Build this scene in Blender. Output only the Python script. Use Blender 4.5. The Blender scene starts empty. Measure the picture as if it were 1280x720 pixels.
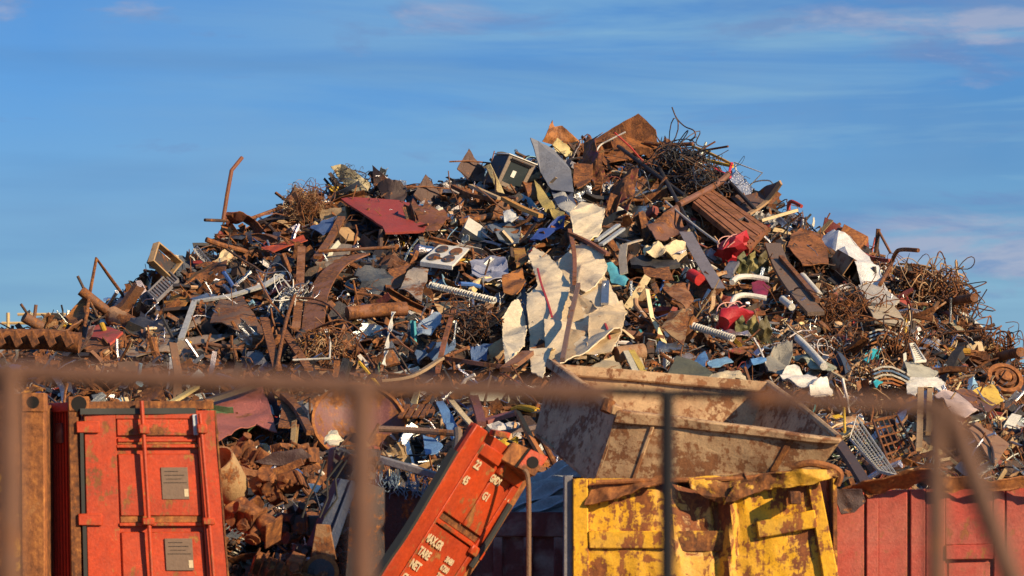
import bpy, bmesh, math, random
import numpy as np
from mathutils import Vector, Matrix, Euler, noise
R = math.radians
C = bpy.context.scene.collection
scene = bpy.context.scene

# ------------------------------------------------------------------ camera
F = 3630.0                      # focal length in pixels of the 1280 px wide photograph
CZ = 2.2
PITCH = math.atan(213.0 / F)
cam = bpy.data.cameras.new('camera')
cam.sensor_width = 36.0
cam.lens = F / 1280.0 * 36.0
cam.clip_start = 0.1
cam.clip_end = 6000.0
cam.dof.use_dof = True
cam.dof.focus_distance = 37.0
cam.dof.aperture_fstop = 5.0
camo = bpy.data.objects.new('camera', cam)
C.objects.link(camo)
camo.location = (0, 0, CZ)
camo.rotation_euler = (math.pi / 2 + PITCH, 0, 0)
scene.camera = camo

# ------------------------------------------------------------------ sky and sun
SUN = Vector((0.74, -0.56, 0.40)).normalized()      # towards the sun
elev = math.asin(SUN.z)
az = math.atan2(SUN.x, SUN.y)
world = bpy.data.worlds.new('World')
scene.world = world
world.use_nodes = True
wn, wl = world.node_tree.nodes, world.node_tree.links
wn.clear()
wo = wn.new('ShaderNodeOutputWorld')
bg = wn.new('ShaderNodeBackground')
bg.inputs['Strength'].default_value = 0.062
sky = wn.new('ShaderNodeTexSky')
sky.sky_type = 'NISHITA'
sky.sun_disc = False
sky.sun_elevation = elev
sky.sun_rotation = az
sky.air_density = 1.0
sky.dust_density = 0.3
sky.ozone_density = 2.5
tc = wn.new('ShaderNodeTexCoord')
def wmath(op, a, b=None, c=None, clamp=False):
    n = wn.new('ShaderNodeMath'); n.operation = op; n.use_clamp = clamp
    for i, v in enumerate((a, b, c)):
        if v is None: continue
        if isinstance(v, (int, float)): n.inputs[i].default_value = v
        else: wl.new(v, n.inputs[i])
    return n.outputs[0]
def wmix(fac, a, b, mode='MIX'):
    n = wn.new('ShaderNodeMix'); n.data_type = 'RGBA'; n.blend_type = mode; n.clamp_factor = True
    if isinstance(fac, (int, float)): n.inputs[0].default_value = fac
    else: wl.new(fac, n.inputs[0])
    for i, v in ((6, a), (7, b)):
        if isinstance(v, tuple): n.inputs[i].default_value = (*v, 1)
        else: wl.new(v, n.inputs[i])
    return n.outputs[2]
def wnoise(scale, loc, detail=5, rough=0.55, dist=0.0):
    m = wn.new('ShaderNodeMapping'); m.inputs['Scale'].default_value = scale; m.inputs['Location'].default_value = loc
    wl.new(tc.outputs['Generated'], m.inputs['Vector'])
    n = wn.new('ShaderNodeTexNoise'); n.inputs['Scale'].default_value = 1.0
    n.inputs['Detail'].default_value = detail; n.inputs['Roughness'].default_value = rough; n.inputs['Distortion'].default_value = dist
    wl.new(m.outputs[0], n.inputs['Vector'])
    return n.outputs['Fac']
def wband(v, lo, hi):
    return wmath('MULTIPLY', wmath('SUBTRACT', v, lo), 1.0 / (hi - lo), clamp=True)
sep = wn.new('ShaderNodeSeparateXYZ'); wl.new(tc.outputs['Generated'], sep.inputs[0])
col = wmix(1.0, sky.outputs[0], (0.40, 0.79, 1.32), 'MULTIPLY')
SKYC = 9.5
# clearer, paler air low down
low = wband(sep.outputs['Z'], 0.125, 0.03)
col = wmix(wmath('MULTIPLY', low, 0.62), col, (3.3, 5.2, 6.7))
# thin bright streaks, more of them towards the photo's right
st = wband(wnoise((4, 4, 48), (3.1, 0.4, 1.7), 6, 0.6, 0.5), 0.44, 0.66)
side = wband(sep.outputs['X'], -0.16, 0.13)
col = wmix(wmath('MULTIPLY', wmath('MULTIPLY', st, side), 0.9), col, (3.4, 6.2, 8.2))
# darker blue bands
dk = wband(wnoise((4, 4, 40), (7.3, 2.2, 5.1), 4, 0.5, 0.3), 0.48, 0.70)
col = wmix(wmath('MULTIPLY', dk, 0.45), col, (1.2, 3.0, 6.2))
# two low banks of mauve-edged cloud towards the photo's right
def wbell(z0, w):
    return wmath('SUBTRACT', 1.0, wmath('MULTIPLY', wmath('ABSOLUTE', wmath('SUBTRACT', sep.outputs['Z'], z0)), 1.0 / w), clamp=True)
bank = wmath('ADD', wmath('MULTIPLY', wbell(0.147, 0.016), wband(sep.outputs['X'], 0.03, 0.12)), wmath('MULTIPLY', wbell(0.068, 0.026), wband(sep.outputs['X'], 0.07, 0.14)))
bank = wmath('ADD', bank, wmath('MULTIPLY', wmath('MULTIPLY', wbell(0.152, 0.010), 0.55), wband(sep.outputs['X'], 0.06, 0.0)))
pn = wnoise((16, 16, 70), (1.7, 9.3, 0.35), 8, 0.62, 0.5)
cl = wmath('MULTIPLY', wmath('SUBTRACT', wmath('ADD', pn, wmath('MULTIPLY', bank, 0.30)), 0.60), 6.0, clamp=True)
hi = wmath('MULTIPLY', wmath('SUBTRACT', wmath('ADD', wnoise((16, 16, 70), (1.7, 9.3, 0.85), 8, 0.62, 0.5), wmath('MULTIPLY', bank, 0.22)), 0.58), 6.0, clamp=True)
puff = wmix(hi, (1.9, 3.2, 6.3), (5.0, 5.2, 6.9))
col = wmix(wmath('MULTIPLY', cl, 0.75), col, puff)
# broad soft mottling
mo = wband(wnoise((7, 7, 16), (2.2, 5.5, 9.1), 6, 0.6, 0.6), 0.35, 0.68)
col = wmix(wmath('MULTIPLY', mo, 0.30), col, (2.6, 4.4, 6.9))
wl.new(col, bg.inputs['Color'])
wl.new(bg.outputs[0], wo.inputs[0])

sl = bpy.data.lights.new('sun', 'SUN')
sl.energy = 5.0
sl.angle = R(0.5)
sl.color = (1.0, 0.76, 0.47)
so = bpy.data.objects.new('sun', sl)
C.objects.link(so)
so.rotation_euler = SUN.to_track_quat('Z', 'Y').to_euler()
so.location = (20, -20, 20)

scene.view_settings.view_transform = 'Standard'
scene.view_settings.look = 'None'
scene.view_settings.exposure = 0.42
scene.view_settings.gamma = 1.0
scene.render.engine = 'CYCLES'
scene.cycles.max_bounces = 5
scene.cycles.diffuse_bounces = 2
scene.cycles.glossy_bounces = 2
scene.cycles.use_denoising = True
scene.render.resolution_x = 1024
scene.render.resolution_y = 576

# ------------------------------------------------------------------ picking points in space
CP, SP = math.cos(PITCH), math.sin(PITCH)
def at(px, py, Y):
    a = (px - 640.0) / F
    b = (360.0 - py) / F
    dy = CP - b * SP
    dz = SP + b * CP
    k = Y / dy
    return Vector((a * k, Y, CZ + dz * k))
def to_px(p):
    x, y, z = p[0], p[1], p[2] - CZ
    d = y * CP + z * SP
    u = -y * SP + z * CP
    return 640 + F * x / d, 360 - F * u / d
SKYL = [(-900,700),(-400,470),(-200,440),(0,425),(60,412),(110,398),(150,378),(200,350),(250,322),(290,300),(340,276),(380,252),
        (430,232),(470,232),(520,244),(560,240),(600,222),(650,206),(700,190),(760,182),(810,186),(860,200),(900,225),
        (950,256),(1000,284),(1060,308),(1110,335),(1160,362),(1200,396),(1240,440),(1275,478),(1300,495),(1400,560),(1600,640),(1900,740),(2300,900),(2600,960)]
SX = np.array([a for a, b in SKYL], float); SY = np.array([b for a, b in SKYL], float)
def skyl(px): return float(np.interp(px, SX, SY))
def surfY(px, py):
    s = skyl(px)
    ridge = 31.0 + 11.5 * (640 - s) / 460.0
    base = 27.0
    t = (py - s) / (660.0 - s) if s < 655 else 1.0
    if t <= 0: return ridge
    if t <= 1: return ridge + (base - ridge) * t ** 0.92
    return base - 2.4 * min(1.5, (py - 660) / 260.0)

rng = random.Random(7)
def relief(px, py):
    k = noise.noise(Vector((px / 34.0, py / 26.0, 3.3))) + .5 * noise.noise(Vector((px / 15.0, py / 12.0, 8.1)))
    return .42 * k * min(1, max(0, (py - skyl(px)) / 30.0))
nrg = np.random.default_rng(11)

# ------------------------------------------------------------------ materials
def nd(nt, t, **kw):
    n = nt.nodes.new(t)
    for k, v in kw.items(): setattr(n, k, v)
    return n
def link_in(nt, sock, v):
    if isinstance(v, (int, float)): sock.default_value = v
    elif isinstance(v, tuple): sock.default_value = (*v, 1) if len(v) == 3 and sock.type == 'RGBA' else v
    else: nt.links.new(v, sock)
def fm(nt, op, a, b=None, c=None, clamp=False):
    n = nd(nt, 'ShaderNodeMath', operation=op, use_clamp=clamp)
    for i, v in enumerate((a, b, c)):
        if v is not None: link_in(nt, n.inputs[i], v)
    return n.outputs[0]
def cm(nt, fac, a, b, mode='MIX'):
    n = nd(nt, 'ShaderNodeMix', data_type='RGBA', blend_type=mode)
    link_in(nt, n.inputs[0], fac); link_in(nt, n.inputs[6], a); link_in(nt, n.inputs[7], b)
    return n.outputs[2]
def nz(nt, vec, scale, detail=4, rough=0.6, dist=0.0):
    n = nd(nt, 'ShaderNodeTexNoise')
    n.inputs['Scale'].default_value = scale; n.inputs['Detail'].default_value = detail
    n.inputs['Roughness'].default_value = rough; n.inputs['Distortion'].default_value = dist
    nt.links.new(vec, n.inputs['Vector'])
    return n.outputs['Fac']
def mp(nt, vec, scale=(1,1,1), loc=(0,0,0)):
    m = nd(nt, 'ShaderNodeMapping'); m.inputs['Scale'].default_value = scale; m.inputs['Location'].default_value = loc
    nt.links.new(vec, m.inputs['Vector']); return m.outputs[0]
def ramp(nt, fac, stops, interp='LINEAR'):
    n = nd(nt, 'ShaderNodeValToRGB'); n.color_ramp.interpolation = interp
    el = n.color_ramp.elements
    while len(el) > 1: el.remove(el[-1])
    el[0].position = stops[0][0]; el[0].color = (*stops[0][1], 1)
    for p, c in stops[1:]:
        e = el.new(p); e.color = (*c, 1)
    nt.links.new(fac, n.inputs[0])
    return n.outputs[0]
def weathered(name, base=None, rust=0.4, scale=2.2, gloss=0.4, rust_cols=None, streak=0.5, bump=0.5, fade=None, vscale=(1,1,1), grime=0.45, w1=0.68, w2=0.22):
    """painted or bare metal with rust breaking through. base None: colour, rust and gloss come from the mesh."""
    m = bpy.data.materials.new(name); m.use_nodes = True
    nt = m.node_tree; nt.nodes.clear()
    out = nd(nt, 'ShaderNodeOutputMaterial'); b = nd(nt, 'ShaderNodeBsdfPrincipled')
    nt.links.new(b.outputs[0], out.inputs[0])
    co = nd(nt, 'ShaderNodeTexCoord').outputs['Object']
    if base is None:
        a = nd(nt, 'ShaderNodeAttribute', attribute_name='tint'); basec = a.outputs['Color']; rusta = a.outputs['Alpha']
        g = nd(nt, 'ShaderNodeAttribute', attribute_name='gloss'); gl = g.outputs['Fac']
        off = nd(nt, 'ShaderNodeVectorMath', operation='ADD')
        nt.links.new(co, off.inputs[0]); nt.links.new(a.outputs['Vector'], off.inputs[1]); co = off.outputs[0]
    else:
        basec = base; rusta = rust; gl = gloss
    cs = mp(nt, co, vscale)
    n1 = nz(nt, cs, scale, 8, 0.66, 0.3)
    n2 = nz(nt, cs, scale * 6.5, 5, 0.7)
    n3 = nz(nt, co, scale * 22, 3, 0.7)
    # vertical runs of rust and dirt
    ns = nz(nt, mp(nt, co, (scale * 7, scale * 7, scale * 0.9)), 1.0, 5, 0.6)
    v = fm(nt, 'ADD', fm(nt, 'MULTIPLY', n1, w1), fm(nt, 'MULTIPLY', n2, w2))
    v = fm(nt, 'ADD', v, fm(nt, 'MULTIPLY', ns, 0.22 * streak))
    if streak: v = fm(nt, 'SUBTRACT', v, 0.11 * streak)
    # v is about 0.45 on average
    thr = fm(nt, 'SUBTRACT', 0.66, fm(nt, 'MULTIPLY', rusta, 0.42))
    mask = fm(nt, 'MULTIPLY', fm(nt, 'SUBTRACT', v, thr), 22.0, clamp=True)
    rc = rust_cols or [(0.25, (0.030, 0.013, 0.009)), (0.42, (0.085, 0.032, 0.015)), (0.54, (0.21, 0.075, 0.022)), (0.68, (0.46, 0.19, 0.045))]
    rcol = ramp(nt, fm(nt, 'ADD', fm(nt, 'MULTIPLY', n2, 0.6), fm(nt, 'MULTIPLY', ns, 0.4)), rc)
    dirt = fm(nt, 'MULTIPLY', fm(nt, 'SUBTRACT', nz(nt, co, scale * 1.4, 6, 0.7, 0.5), 0.42), 2.6, clamp=True)
    bc = cm(nt, fm(nt, 'MULTIPLY', dirt, grime), basec, cm(nt, 0.25, (0.10, 0.07, 0.045), basec))
    if fade is not None:
        bc = cm(nt, fm(nt, 'MULTIPLY', fm(nt, 'SUBTRACT', nz(nt, mp(nt, co, (1,1,1), (5,3,8)), scale * 1.1, 5, 0.6, 0.4), 0.46), 5.0, clamp=True), bc, fade)
    vari = fm(nt, 'ADD', fm(nt, 'ADD', fm(nt, 'MULTIPLY', n3, 0.8), 0.30), fm(nt, 'MULTIPLY', n2, 0.6))
    bc = cm(nt, 1.0, bc, vari, 'MULTIPLY') if False else bc
    mul = nd(nt, 'ShaderNodeVectorMath', operation='SCALE'); nt.links.new(bc, mul.inputs[0]); nt.links.new(vari, mul.inputs['Scale'])
    final = cm(nt, mask, mul.outputs[0], rcol)
    nt.links.new(final, b.inputs['Base Color'])
    rg = fm(nt, 'SUBTRACT', 0.78, fm(nt, 'MULTIPLY', gl, 0.55))
    rg = fm(nt, 'ADD', rg, fm(nt, 'MULTIPLY', fm(nt, 'SUBTRACT', n2, 0.5), 0.3))
    link_in(nt, b.inputs['Roughness'], fm(nt, 'MAXIMUM', rg, fm(nt, 'MULTIPLY', mask, 0.85)))
    nt.links.new(fm(nt, 'MULTIPLY', fm(nt, 'MULTIPLY', fm(nt, 'SUBTRACT', gl, 0.56), 6.0, clamp=True), fm(nt, 'SUBTRACT', 1.0, mask)), b.inputs['Metallic'])
    b.inputs['Specular IOR Level'].default_value = 0.5
    bu = nd(nt, 'ShaderNodeBump'); bu.inputs['Strength'].default_value = bump; bu.inputs['Distance'].default_value = 0.02
    h = fm(nt, 'ADD', fm(nt, 'MULTIPLY', n2, 0.7), fm(nt, 'MULTIPLY', mask, -0.12))
    h = fm(nt, 'ADD', h, fm(nt, 'MULTIPLY', n3, 0.25))
    nt.links.new(h, bu.inputs['Height']); nt.links.new(bu.outputs[0], b.inputs['Normal'])
    return m
def plain(name, c, rough=0.6, metal=0.0, var=0.3, scale=8):
    m = bpy.data.materials.new(name); m.use_nodes = True
    nt = m.node_tree; b = nt.nodes['Principled BSDF']
    co = nd(nt, 'ShaderNodeTexCoord').outputs['Object']
    n = nz(nt, co, scale, 6, 0.65)
    mul = nd(nt, 'ShaderNodeVectorMath', operation='SCALE'); mul.inputs[0].default_value = c
    nt.links.new(fm(nt, 'ADD', fm(nt, 'MULTIPLY', n, var * 2), 1 - var), mul.inputs['Scale'])
    nt.links.new(mul.outputs[0], b.inputs['Base Color'])
    b.inputs['Roughness'].default_value = rough; b.inputs['Metallic'].default_value = metal
    bu = nd(nt, 'ShaderNodeBump'); bu.inputs['Strength'].default_value = 0.3; bu.inputs['Distance'].default_value = 0.01
    nt.links.new(n, bu.inputs['Height']); nt.links.new(bu.outputs[0], b.inputs['Normal'])
    return m
SCRAP = weathered('scrap_metal', scale=3.6, streak=0.4, bump=0.8, grime=0.5)
ORANGE = weathered('orange_container_paint', (0.50, 0.050, 0.007), rust=0.40, scale=1.8, w1=.5, w2=.4, gloss=0.45, grime=0.6, bump=0.3, fade=(0.36, 0.040, 0.012), streak=1.5)
ORANGE_WORN = weathered('worn_orange_paint', (0.50, 0.050, 0.007), rust=0.55, scale=2.6, gloss=0.35, grime=0.4)
YELLOW = weathered('yellow_bin_paint', (0.80, 0.42, 0.012), rust=0.50, scale=1.9, w1=.5, w2=.4, gloss=0.35, grime=0.55, bump=0.35, fade=(0.62, 0.36, 0.05), streak=1.5,
                   rust_cols=[(0.3, (0.05, 0.02, 0.012)), (0.5, (0.17, 0.05, 0.02)), (0.7, (0.42, 0.15, 0.03))])
YELLOW_RUST = weathered('rusted_yellow_paint', (0.78, 0.42, 0.03), rust=0.66, scale=2.3, gloss=0.3, grime=0.5)
CRUMPLE = weathered('worn_tan_metal', (0.45, 0.27, 0.12), rust=0.5, scale=2.0, gloss=0.25, grime=0.5)
REDP = weathered('faded_red_bin_paint', (0.46, 0.065, 0.042), rust=0.42, scale=1.8, w1=.5, w2=.4, gloss=0.3, grime=0.75, fade=(0.44, 0.12, 0.08), streak=1.0,
                 rust_cols=[(0.3, (0.08, 0.03, 0.02)), (0.5, (0.20, 0.06, 0.03)), (0.7, (0.42, 0.16, 0.05))])
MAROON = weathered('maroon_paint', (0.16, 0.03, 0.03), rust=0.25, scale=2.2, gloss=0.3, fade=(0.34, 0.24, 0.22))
DARKRED = weathered('dark_red_wall_paint', (0.50, 0.035, 0.022), rust=0.2, scale=1.8, gloss=0.3)
SKIPM = weathered('bare_skip_metal', (0.56, 0.37, 0.20), rust=0.50, scale=2.6, w1=.46, w2=.44, gloss=0.15, grime=0.6, fade=(0.36, 0.20, 0.10), streak=0.3,
                  rust_cols=[(0.3, (0.07, 0.03, 0.02)), (0.5, (0.19, 0.075, 0.03)), (0.7, (0.34, 0.15, 0.06))])
RUST = weathered('heavy_rust', (0.22, 0.10, 0.05), rust=0.85, scale=3.0, gloss=0.1)
RUSTO = weathered('orange_rust', (0.40, 0.17, 0.05), rust=0.8, scale=3.0, gloss=0.1,
                  rust_cols=[(0.3, (0.08, 0.03, 0.012)), (0.5, (0.28, 0.10, 0.03)), (0.7, (0.55, 0.22, 0.05))])
FENCEM = weathered('fence_rust', (0.15, 0.07, 0.042), rust=0.4, scale=5.0, gloss=0.1)
DARKM = plain('dark_painted_steel', (0.006, 0.006, 0.010), 0.85)
RUBBER = plain('black_rubber', (0.03, 0.032, 0.03), 0.7)
HOLE = plain('hole_shade_and_seam', (0.006, 0.005, 0.005), 0.9)  # near-black: painted shade inside holes and the pot, also a dark seam
WHITET = plain('white_lettering', (0.62, 0.50, 0.32), 0.6, var=0.5, scale=40)
GREYP = plain('grey_placard', (0.19, 0.125, 0.085), 0.5, var=0.25, scale=25)
GLASS = plain('dark_glass', (0.03, 0.04, 0.045), 0.08, var=0.2)
BLUEGREY = weathered('blue_grey_sheet', (0.50, 0.56, 0.60), rust=0.05, scale=2, gloss=0.35)

# ------------------------------------------------------------------ object helpers
def newmesh(name, V, Fc, mat, tint=None, rust=0.4, gloss=0.3, sharp=35, parent=None, origin=None):
    V = np.asarray(V, float)
    me = bpy.data.meshes.new(name)
    if origin is None: origin = V.mean(axis=0) if parent is None else np.zeros(3)
    origin = np.asarray(origin, float)
    me.from_pydata((V - origin).tolist(), [], Fc)
    me.materials.append(mat)
    if tint is not None: set_tint(me, tint, rust, gloss)
    me.polygons.foreach_set('use_smooth', [True] * len(me.polygons))
    me.set_sharp_from_angle(angle=R(sharp))
    o = bpy.data.objects.new(name, me); C.objects.link(o)
    o.location = Vector(origin)
    if parent is not None:
        o.parent = parent
        o.location = Vector(origin) - parent.location
    return o
def set_tint(me, tint, rust, gloss):
    n = len(me.vertices)
    ca = me.color_attributes.new('tint', 'FLOAT_COLOR', 'POINT')
    arr = np.empty((n, 4), np.float32)
    t = np.asarray(tint, np.float32)
    if t.ndim == 1: arr[:, :3] = t; arr[:, 3] = rust
    else: arr[:] = t
    ca.data.foreach_set('color', arr.ravel())
    ga = me.attributes.new('gloss', 'FLOAT', 'POINT')
    g = np.full(n, gloss, np.float32) if np.ndim(gloss) == 0 else np.asarray(gloss, np.float32)
    ga.data.foreach_set('value', g)
def tag(o, label=None, cat=None, group=None, kind=None):
    if label: o['label'] = label
    if cat: o['category'] = cat
    if group: o['group'] = group
    if kind: o['kind'] = kind
    return o
def thing(name, label, cat, loc, group=None):
    o = bpy.data.objects.new(name, None); C.objects.link(o)
    o.location = loc; o.empty_display_size = 0.1
    return tag(o, label, cat, group)

# ------------------------------------------------------------------ raw geometry (numpy)
def sweep(path, prof, cap=True, scale=None, twist=0.0, closed=False):
    P = np.asarray(path, float); n = len(P); m = len(prof); prof = np.asarray(prof, float)
    T = np.gradient(P, axis=0) if not closed else np.roll(P, -1, 0) - np.roll(P, 1, 0)
    T /= (np.linalg.norm(T, axis=1, keepdims=True) + 1e-9)
    up = np.array([0, 0, 1.0]) if abs(T[0][2]) < 0.9 else np.array([1.0, 0, 0])
    V = []
    X = np.cross(up, T[0]); X /= np.linalg.norm(X)
    for i in range(n):
        X = X - T[i] * X.dot(T[i]); X /= (np.linalg.norm(X) + 1e-9)
        Yv = np.cross(T[i], X)
        s = 1.0 if scale is None else scale[i]
        a = twist * i / max(1, n - 1); ca, sa = math.cos(a), math.sin(a)
        q = prof * s
        V.append(P[i] + np.outer(q[:, 0] * ca - q[:, 1] * sa, X) + np.outer(q[:, 0] * sa + q[:, 1] * ca, Yv))
    V = np.concatenate(V); Fc = []
    for i in range(n if closed else n - 1):
        a, b = i * m, ((i + 1) % n) * m
        for j in range(m):
            k = (j + 1) % m
            Fc.append((a + j, a + k, b + k, b + j))
    if cap and not closed:
        Fc.append(tuple(range(m - 1, -1, -1))); Fc.append(tuple(range((n - 1) * m, n * m)))
    return V, Fc
def circ(r, k=6): return [(r * math.cos(2 * math.pi * i / k), r * math.sin(2 * math.pi * i / k)) for i in range(k)]
def rect(w, h): return [(-w/2, -h/2), (w/2, -h/2), (w/2, h/2), (-w/2, h/2)]
def lprof(w, h, t): return [(0,0),(w,0),(w,t),(t,t),(t,h),(0,h)]
def cprof(w, h, t): return [(0,0),(w,0),(w,t),(t,t),(t,h-t),(w,h-t),(w,h),(0,h)]
def iprof(w, h, t): return [(-w/2,0),(w/2,0),(w/2,t),(t/2,t),(t/2,h-t),(w/2,h-t),(w/2,h),(-w/2,h),(-w/2,h-t),(-t/2,h-t),(-t/2,t),(-w/2,t)]
def boxg(c, e1, e2, e3):
    c, e1, e2, e3 = (np.asarray(v, float) for v in (c, e1, e2, e3))
    V = [c + a * e1 / 2 + b * e2 / 2 + d * e3 / 2 for d in (-1, 1) for b in (-1, 1) for a in (-1, 1)]
    Fc = [(0,2,3,1),(4,5,7,6),(0,1,5,4),(2,6,7,3),(0,4,6,2),(1,3,7,5)]
    if np.dot(np.cross(e1, e2), e3) < 0: Fc = [f[::-1] for f in Fc]
    return np.array(V), Fc
class MB:
    def __init__(s): s.V = []; s.F = []; s.n = 0; s.T = []; s.G = []
    def add(s, g, tint=None, rust=0.4, gloss=0.3, M=None):
        V, Fc = g; V = np.asarray(V, float)
        if M is not None: V = V @ M[0].T + M[1]
        s.V.append(V); s.F.extend([tuple(i + s.n for i in f) for f in Fc]); s.n += len(V)
        t = np.empty((len(V), 4), np.float32); t[:, :3] = tint if tint is not None else (0.2, 0.1, 0.05); t[:, 3] = rust
        s.T.append(t); s.G.append(np.full(len(V), gloss, np.float32))
    def build(s, name, mat, parent=None, sharp=35, bevel=0.0, tinted=False, origin=None):
        V = np.concatenate(s.V)
        o = newmesh(name, V, s.F, mat, sharp=sharp, parent=parent, origin=origin)
        if tinted: set_tint(o.data, np.concatenate(s.T), 0, np.concatenate(s.G))
        if bevel:
            b = o.modifiers.new('edge', 'BEVEL'); b.width = bevel; b.segments = 1; b.limit_method = 'ANGLE'
        return o
def thicken(V, Fc, t):
    V = np.asarray(V, float); n = len(V)
    N = np.zeros_like(V)
    for f in Fc:
        a, b, c = V[f[0]], V[f[1]], V[f[2]]
        nn = np.cross(b - a, c - a)
        for i in f: N[i] += nn
    N /= (np.linalg.norm(N, axis=1, keepdims=True) + 1e-12)
    W = np.concatenate([V, V - N * t])
    ed = {}
    for f in Fc:
        for i in range(len(f)):
            a, b = f[i], f[(i + 1) % len(f)]
            ed[(a, b)] = 1
    F2 = list(Fc) + [tuple(i + n for i in reversed(f)) for f in Fc]
    for (a, b) in ed:
        if (b, a) not in ed: F2.append((b, a, a + n, b + n))
    return W, F2
def g_sheet(w, h, nx=5, ny=5, crumple=0.03, folds=2, t=0.008, jag=0.1, r=rng, maxa=0.9, lip=0):
    u = np.linspace(-0.5, 0.5, nx); v = np.linspace(-0.5, 0.5, ny)
    U, Vv = np.meshgrid(u, v)
    X = U * w; Yy = Vv * h
    edge = (np.abs(U) > 0.49) | (np.abs(Vv) > 0.49)
    J = np.array([[r.random() for _ in range(nx)] for _ in range(ny)])
    K = 1 - jag * J * edge * 2
    X = X * K; Yy = Yy * (1 - jag * np.roll(J, 1, 0) * edge * 2)
    Z = np.zeros_like(X)
    if lip:
        X[:, 0] = X[:, 1]; X[:, -1] = X[:, -2]; Yy[0] = Yy[1]; Yy[-1] = Yy[-2]; Z -= lip * edge
    for _ in range(folds):
        a = r.uniform(0, math.pi); d = X * math.cos(a) + Yy * math.sin(a) - r.uniform(-0.25, 0.25) * min(w, h)
        s = math.tan(r.uniform(-maxa, maxa))
        Z += np.maximum(0, d) * s
    for _ in range(3):
        a = r.uniform(0, math.pi); k = r.uniform(2, 7) / max(w, h)
        Z += crumple * np.abs(np.sin((X * math.cos(a) + Yy * math.sin(a)) * k * 3 + r.uniform(0, 6)))
    P = np.stack([X, Yy, Z - Z.mean()], -1).reshape(-1, 3)
    Fc = [(j*nx+i, j*nx+i+1, (j+1)*nx+i+1, (j+1)*nx+i) for j in range(ny-1) for i in range(nx-1)]
    return thicken(P, Fc, t)
def wander(L, n, bend, r=rng):
    d = np.array([1.0, 0, 0]); p = np.zeros(3); out = [p.copy()]
    kink = r.randrange(n)
    for i in range(n - 1):
        k = bend * (3 if i == kink else 1)
        d = d + np.array([0, r.gauss(0, k), r.gauss(0, k)]); d /= np.linalg.norm(d)
        p = p + d * L / (n - 1); out.append(p.copy())
    out = np.array(out); return out - out.mean(0)
def g_tube(L, rad, bend=0.15, k=6, n=6, r=rng): return sweep(wander(L, n, bend, r), circ(rad, k))
def g_prof(L, r=rng, kind=None):
    w = r.uniform(0.04, 0.12); kind = kind or r.choice('LLCIR'); 
    pr = {'L': lprof(w, w, 0.008), 'C': cprof(w*0.6, w*1.3, 0.008), 'I': iprof(w, w*1.3, 0.01), 'R': rect(w, 0.012)}[kind]
    return sweep(wander(L, 5, 0.13, r), pr, twist=r.uniform(-0.8, 0.8))
def g_wire(size, rad=0.006, n=26, r=rng, k=4):
    ph = [r.uniform(0, 6.28) for _ in range(6)]; f = [r.uniform(0.6, 2.6) for _ in range(6)]
    t = np.linspace(0, 6.28, n)
    P = np.stack([np.sin(f[0]*t+ph[0]) + 0.4*np.sin(f[1]*2*t+ph[1]), np.sin(f[2]*t+ph[2]) + 0.4*np.sin(f[3]*2*t+ph[3]), 0.6*np.sin(f[4]*t+ph[4]) + 0.3*np.sin(f[5]*2*t+ph[5])], 1)
    return sweep(P * size * 0.5, circ(rad, k))
def g_box(w, h, d, t=0.012, open_=True, squash=0.12, r=rng):
    """box shell with its -Y side open, knocked out of square"""
    mb = MB()
    X, Y, Z = np.eye(3)
    mb.add(boxg((0, d/2, 0), X*w, Y*t, Z*h))
    mb.add(boxg((-w/2+t/2, -t/2, 0), X*t, Y*(d-t), Z*h)); mb.add(boxg((w/2-t/2, -t/2, 0), X*t, Y*(d-t), Z*h))
    mb.add(boxg((0, -t/2, h/2-t/2), X*(w-2*t), Y*(d-t), Z*t)); mb.add(boxg((0, -t/2, -h/2+t/2), X*(w-2*t), Y*(d-t), Z*t))
    if not open_: mb.add(boxg((0, -d/2+t/2, 0), X*(w-2*t), Y*t*0.9, Z*(h-2*t)))
    V = np.concatenate(mb.V)
    A = np.eye(3) + np.array([[0, r.gauss(0, squash), r.gauss(0, squash)], [0,0,r.gauss(0, squash)], [0,0,0]])
    return V @ A.T, mb.F
def blob(c, e, a, b, d, nu=9, nv=6, ex=0.45):
    """rounded block"""
    V = []; Fc = []
    f = lambda x: math.copysign(abs(x) ** ex, x)
    for j in range(nv + 1):
        ph = -math.pi / 2 + math.pi * j / nv
        for i in range(nu):
            th = 2 * math.pi * i / nu + .39
            q = np.array((a * f(math.cos(ph)) * f(math.cos(th)), b * f(math.cos(ph)) * f(math.sin(th)), d * f(math.sin(ph)))) / 2
            V.append(c + e @ q)
    for j in range(nv):
        for i in range(nu): Fc.append((j*nu+i, j*nu+(i+1) % nu, (j+1)*nu+(i+1) % nu, (j+1)*nu+i))
    return np.array(V), Fc
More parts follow.
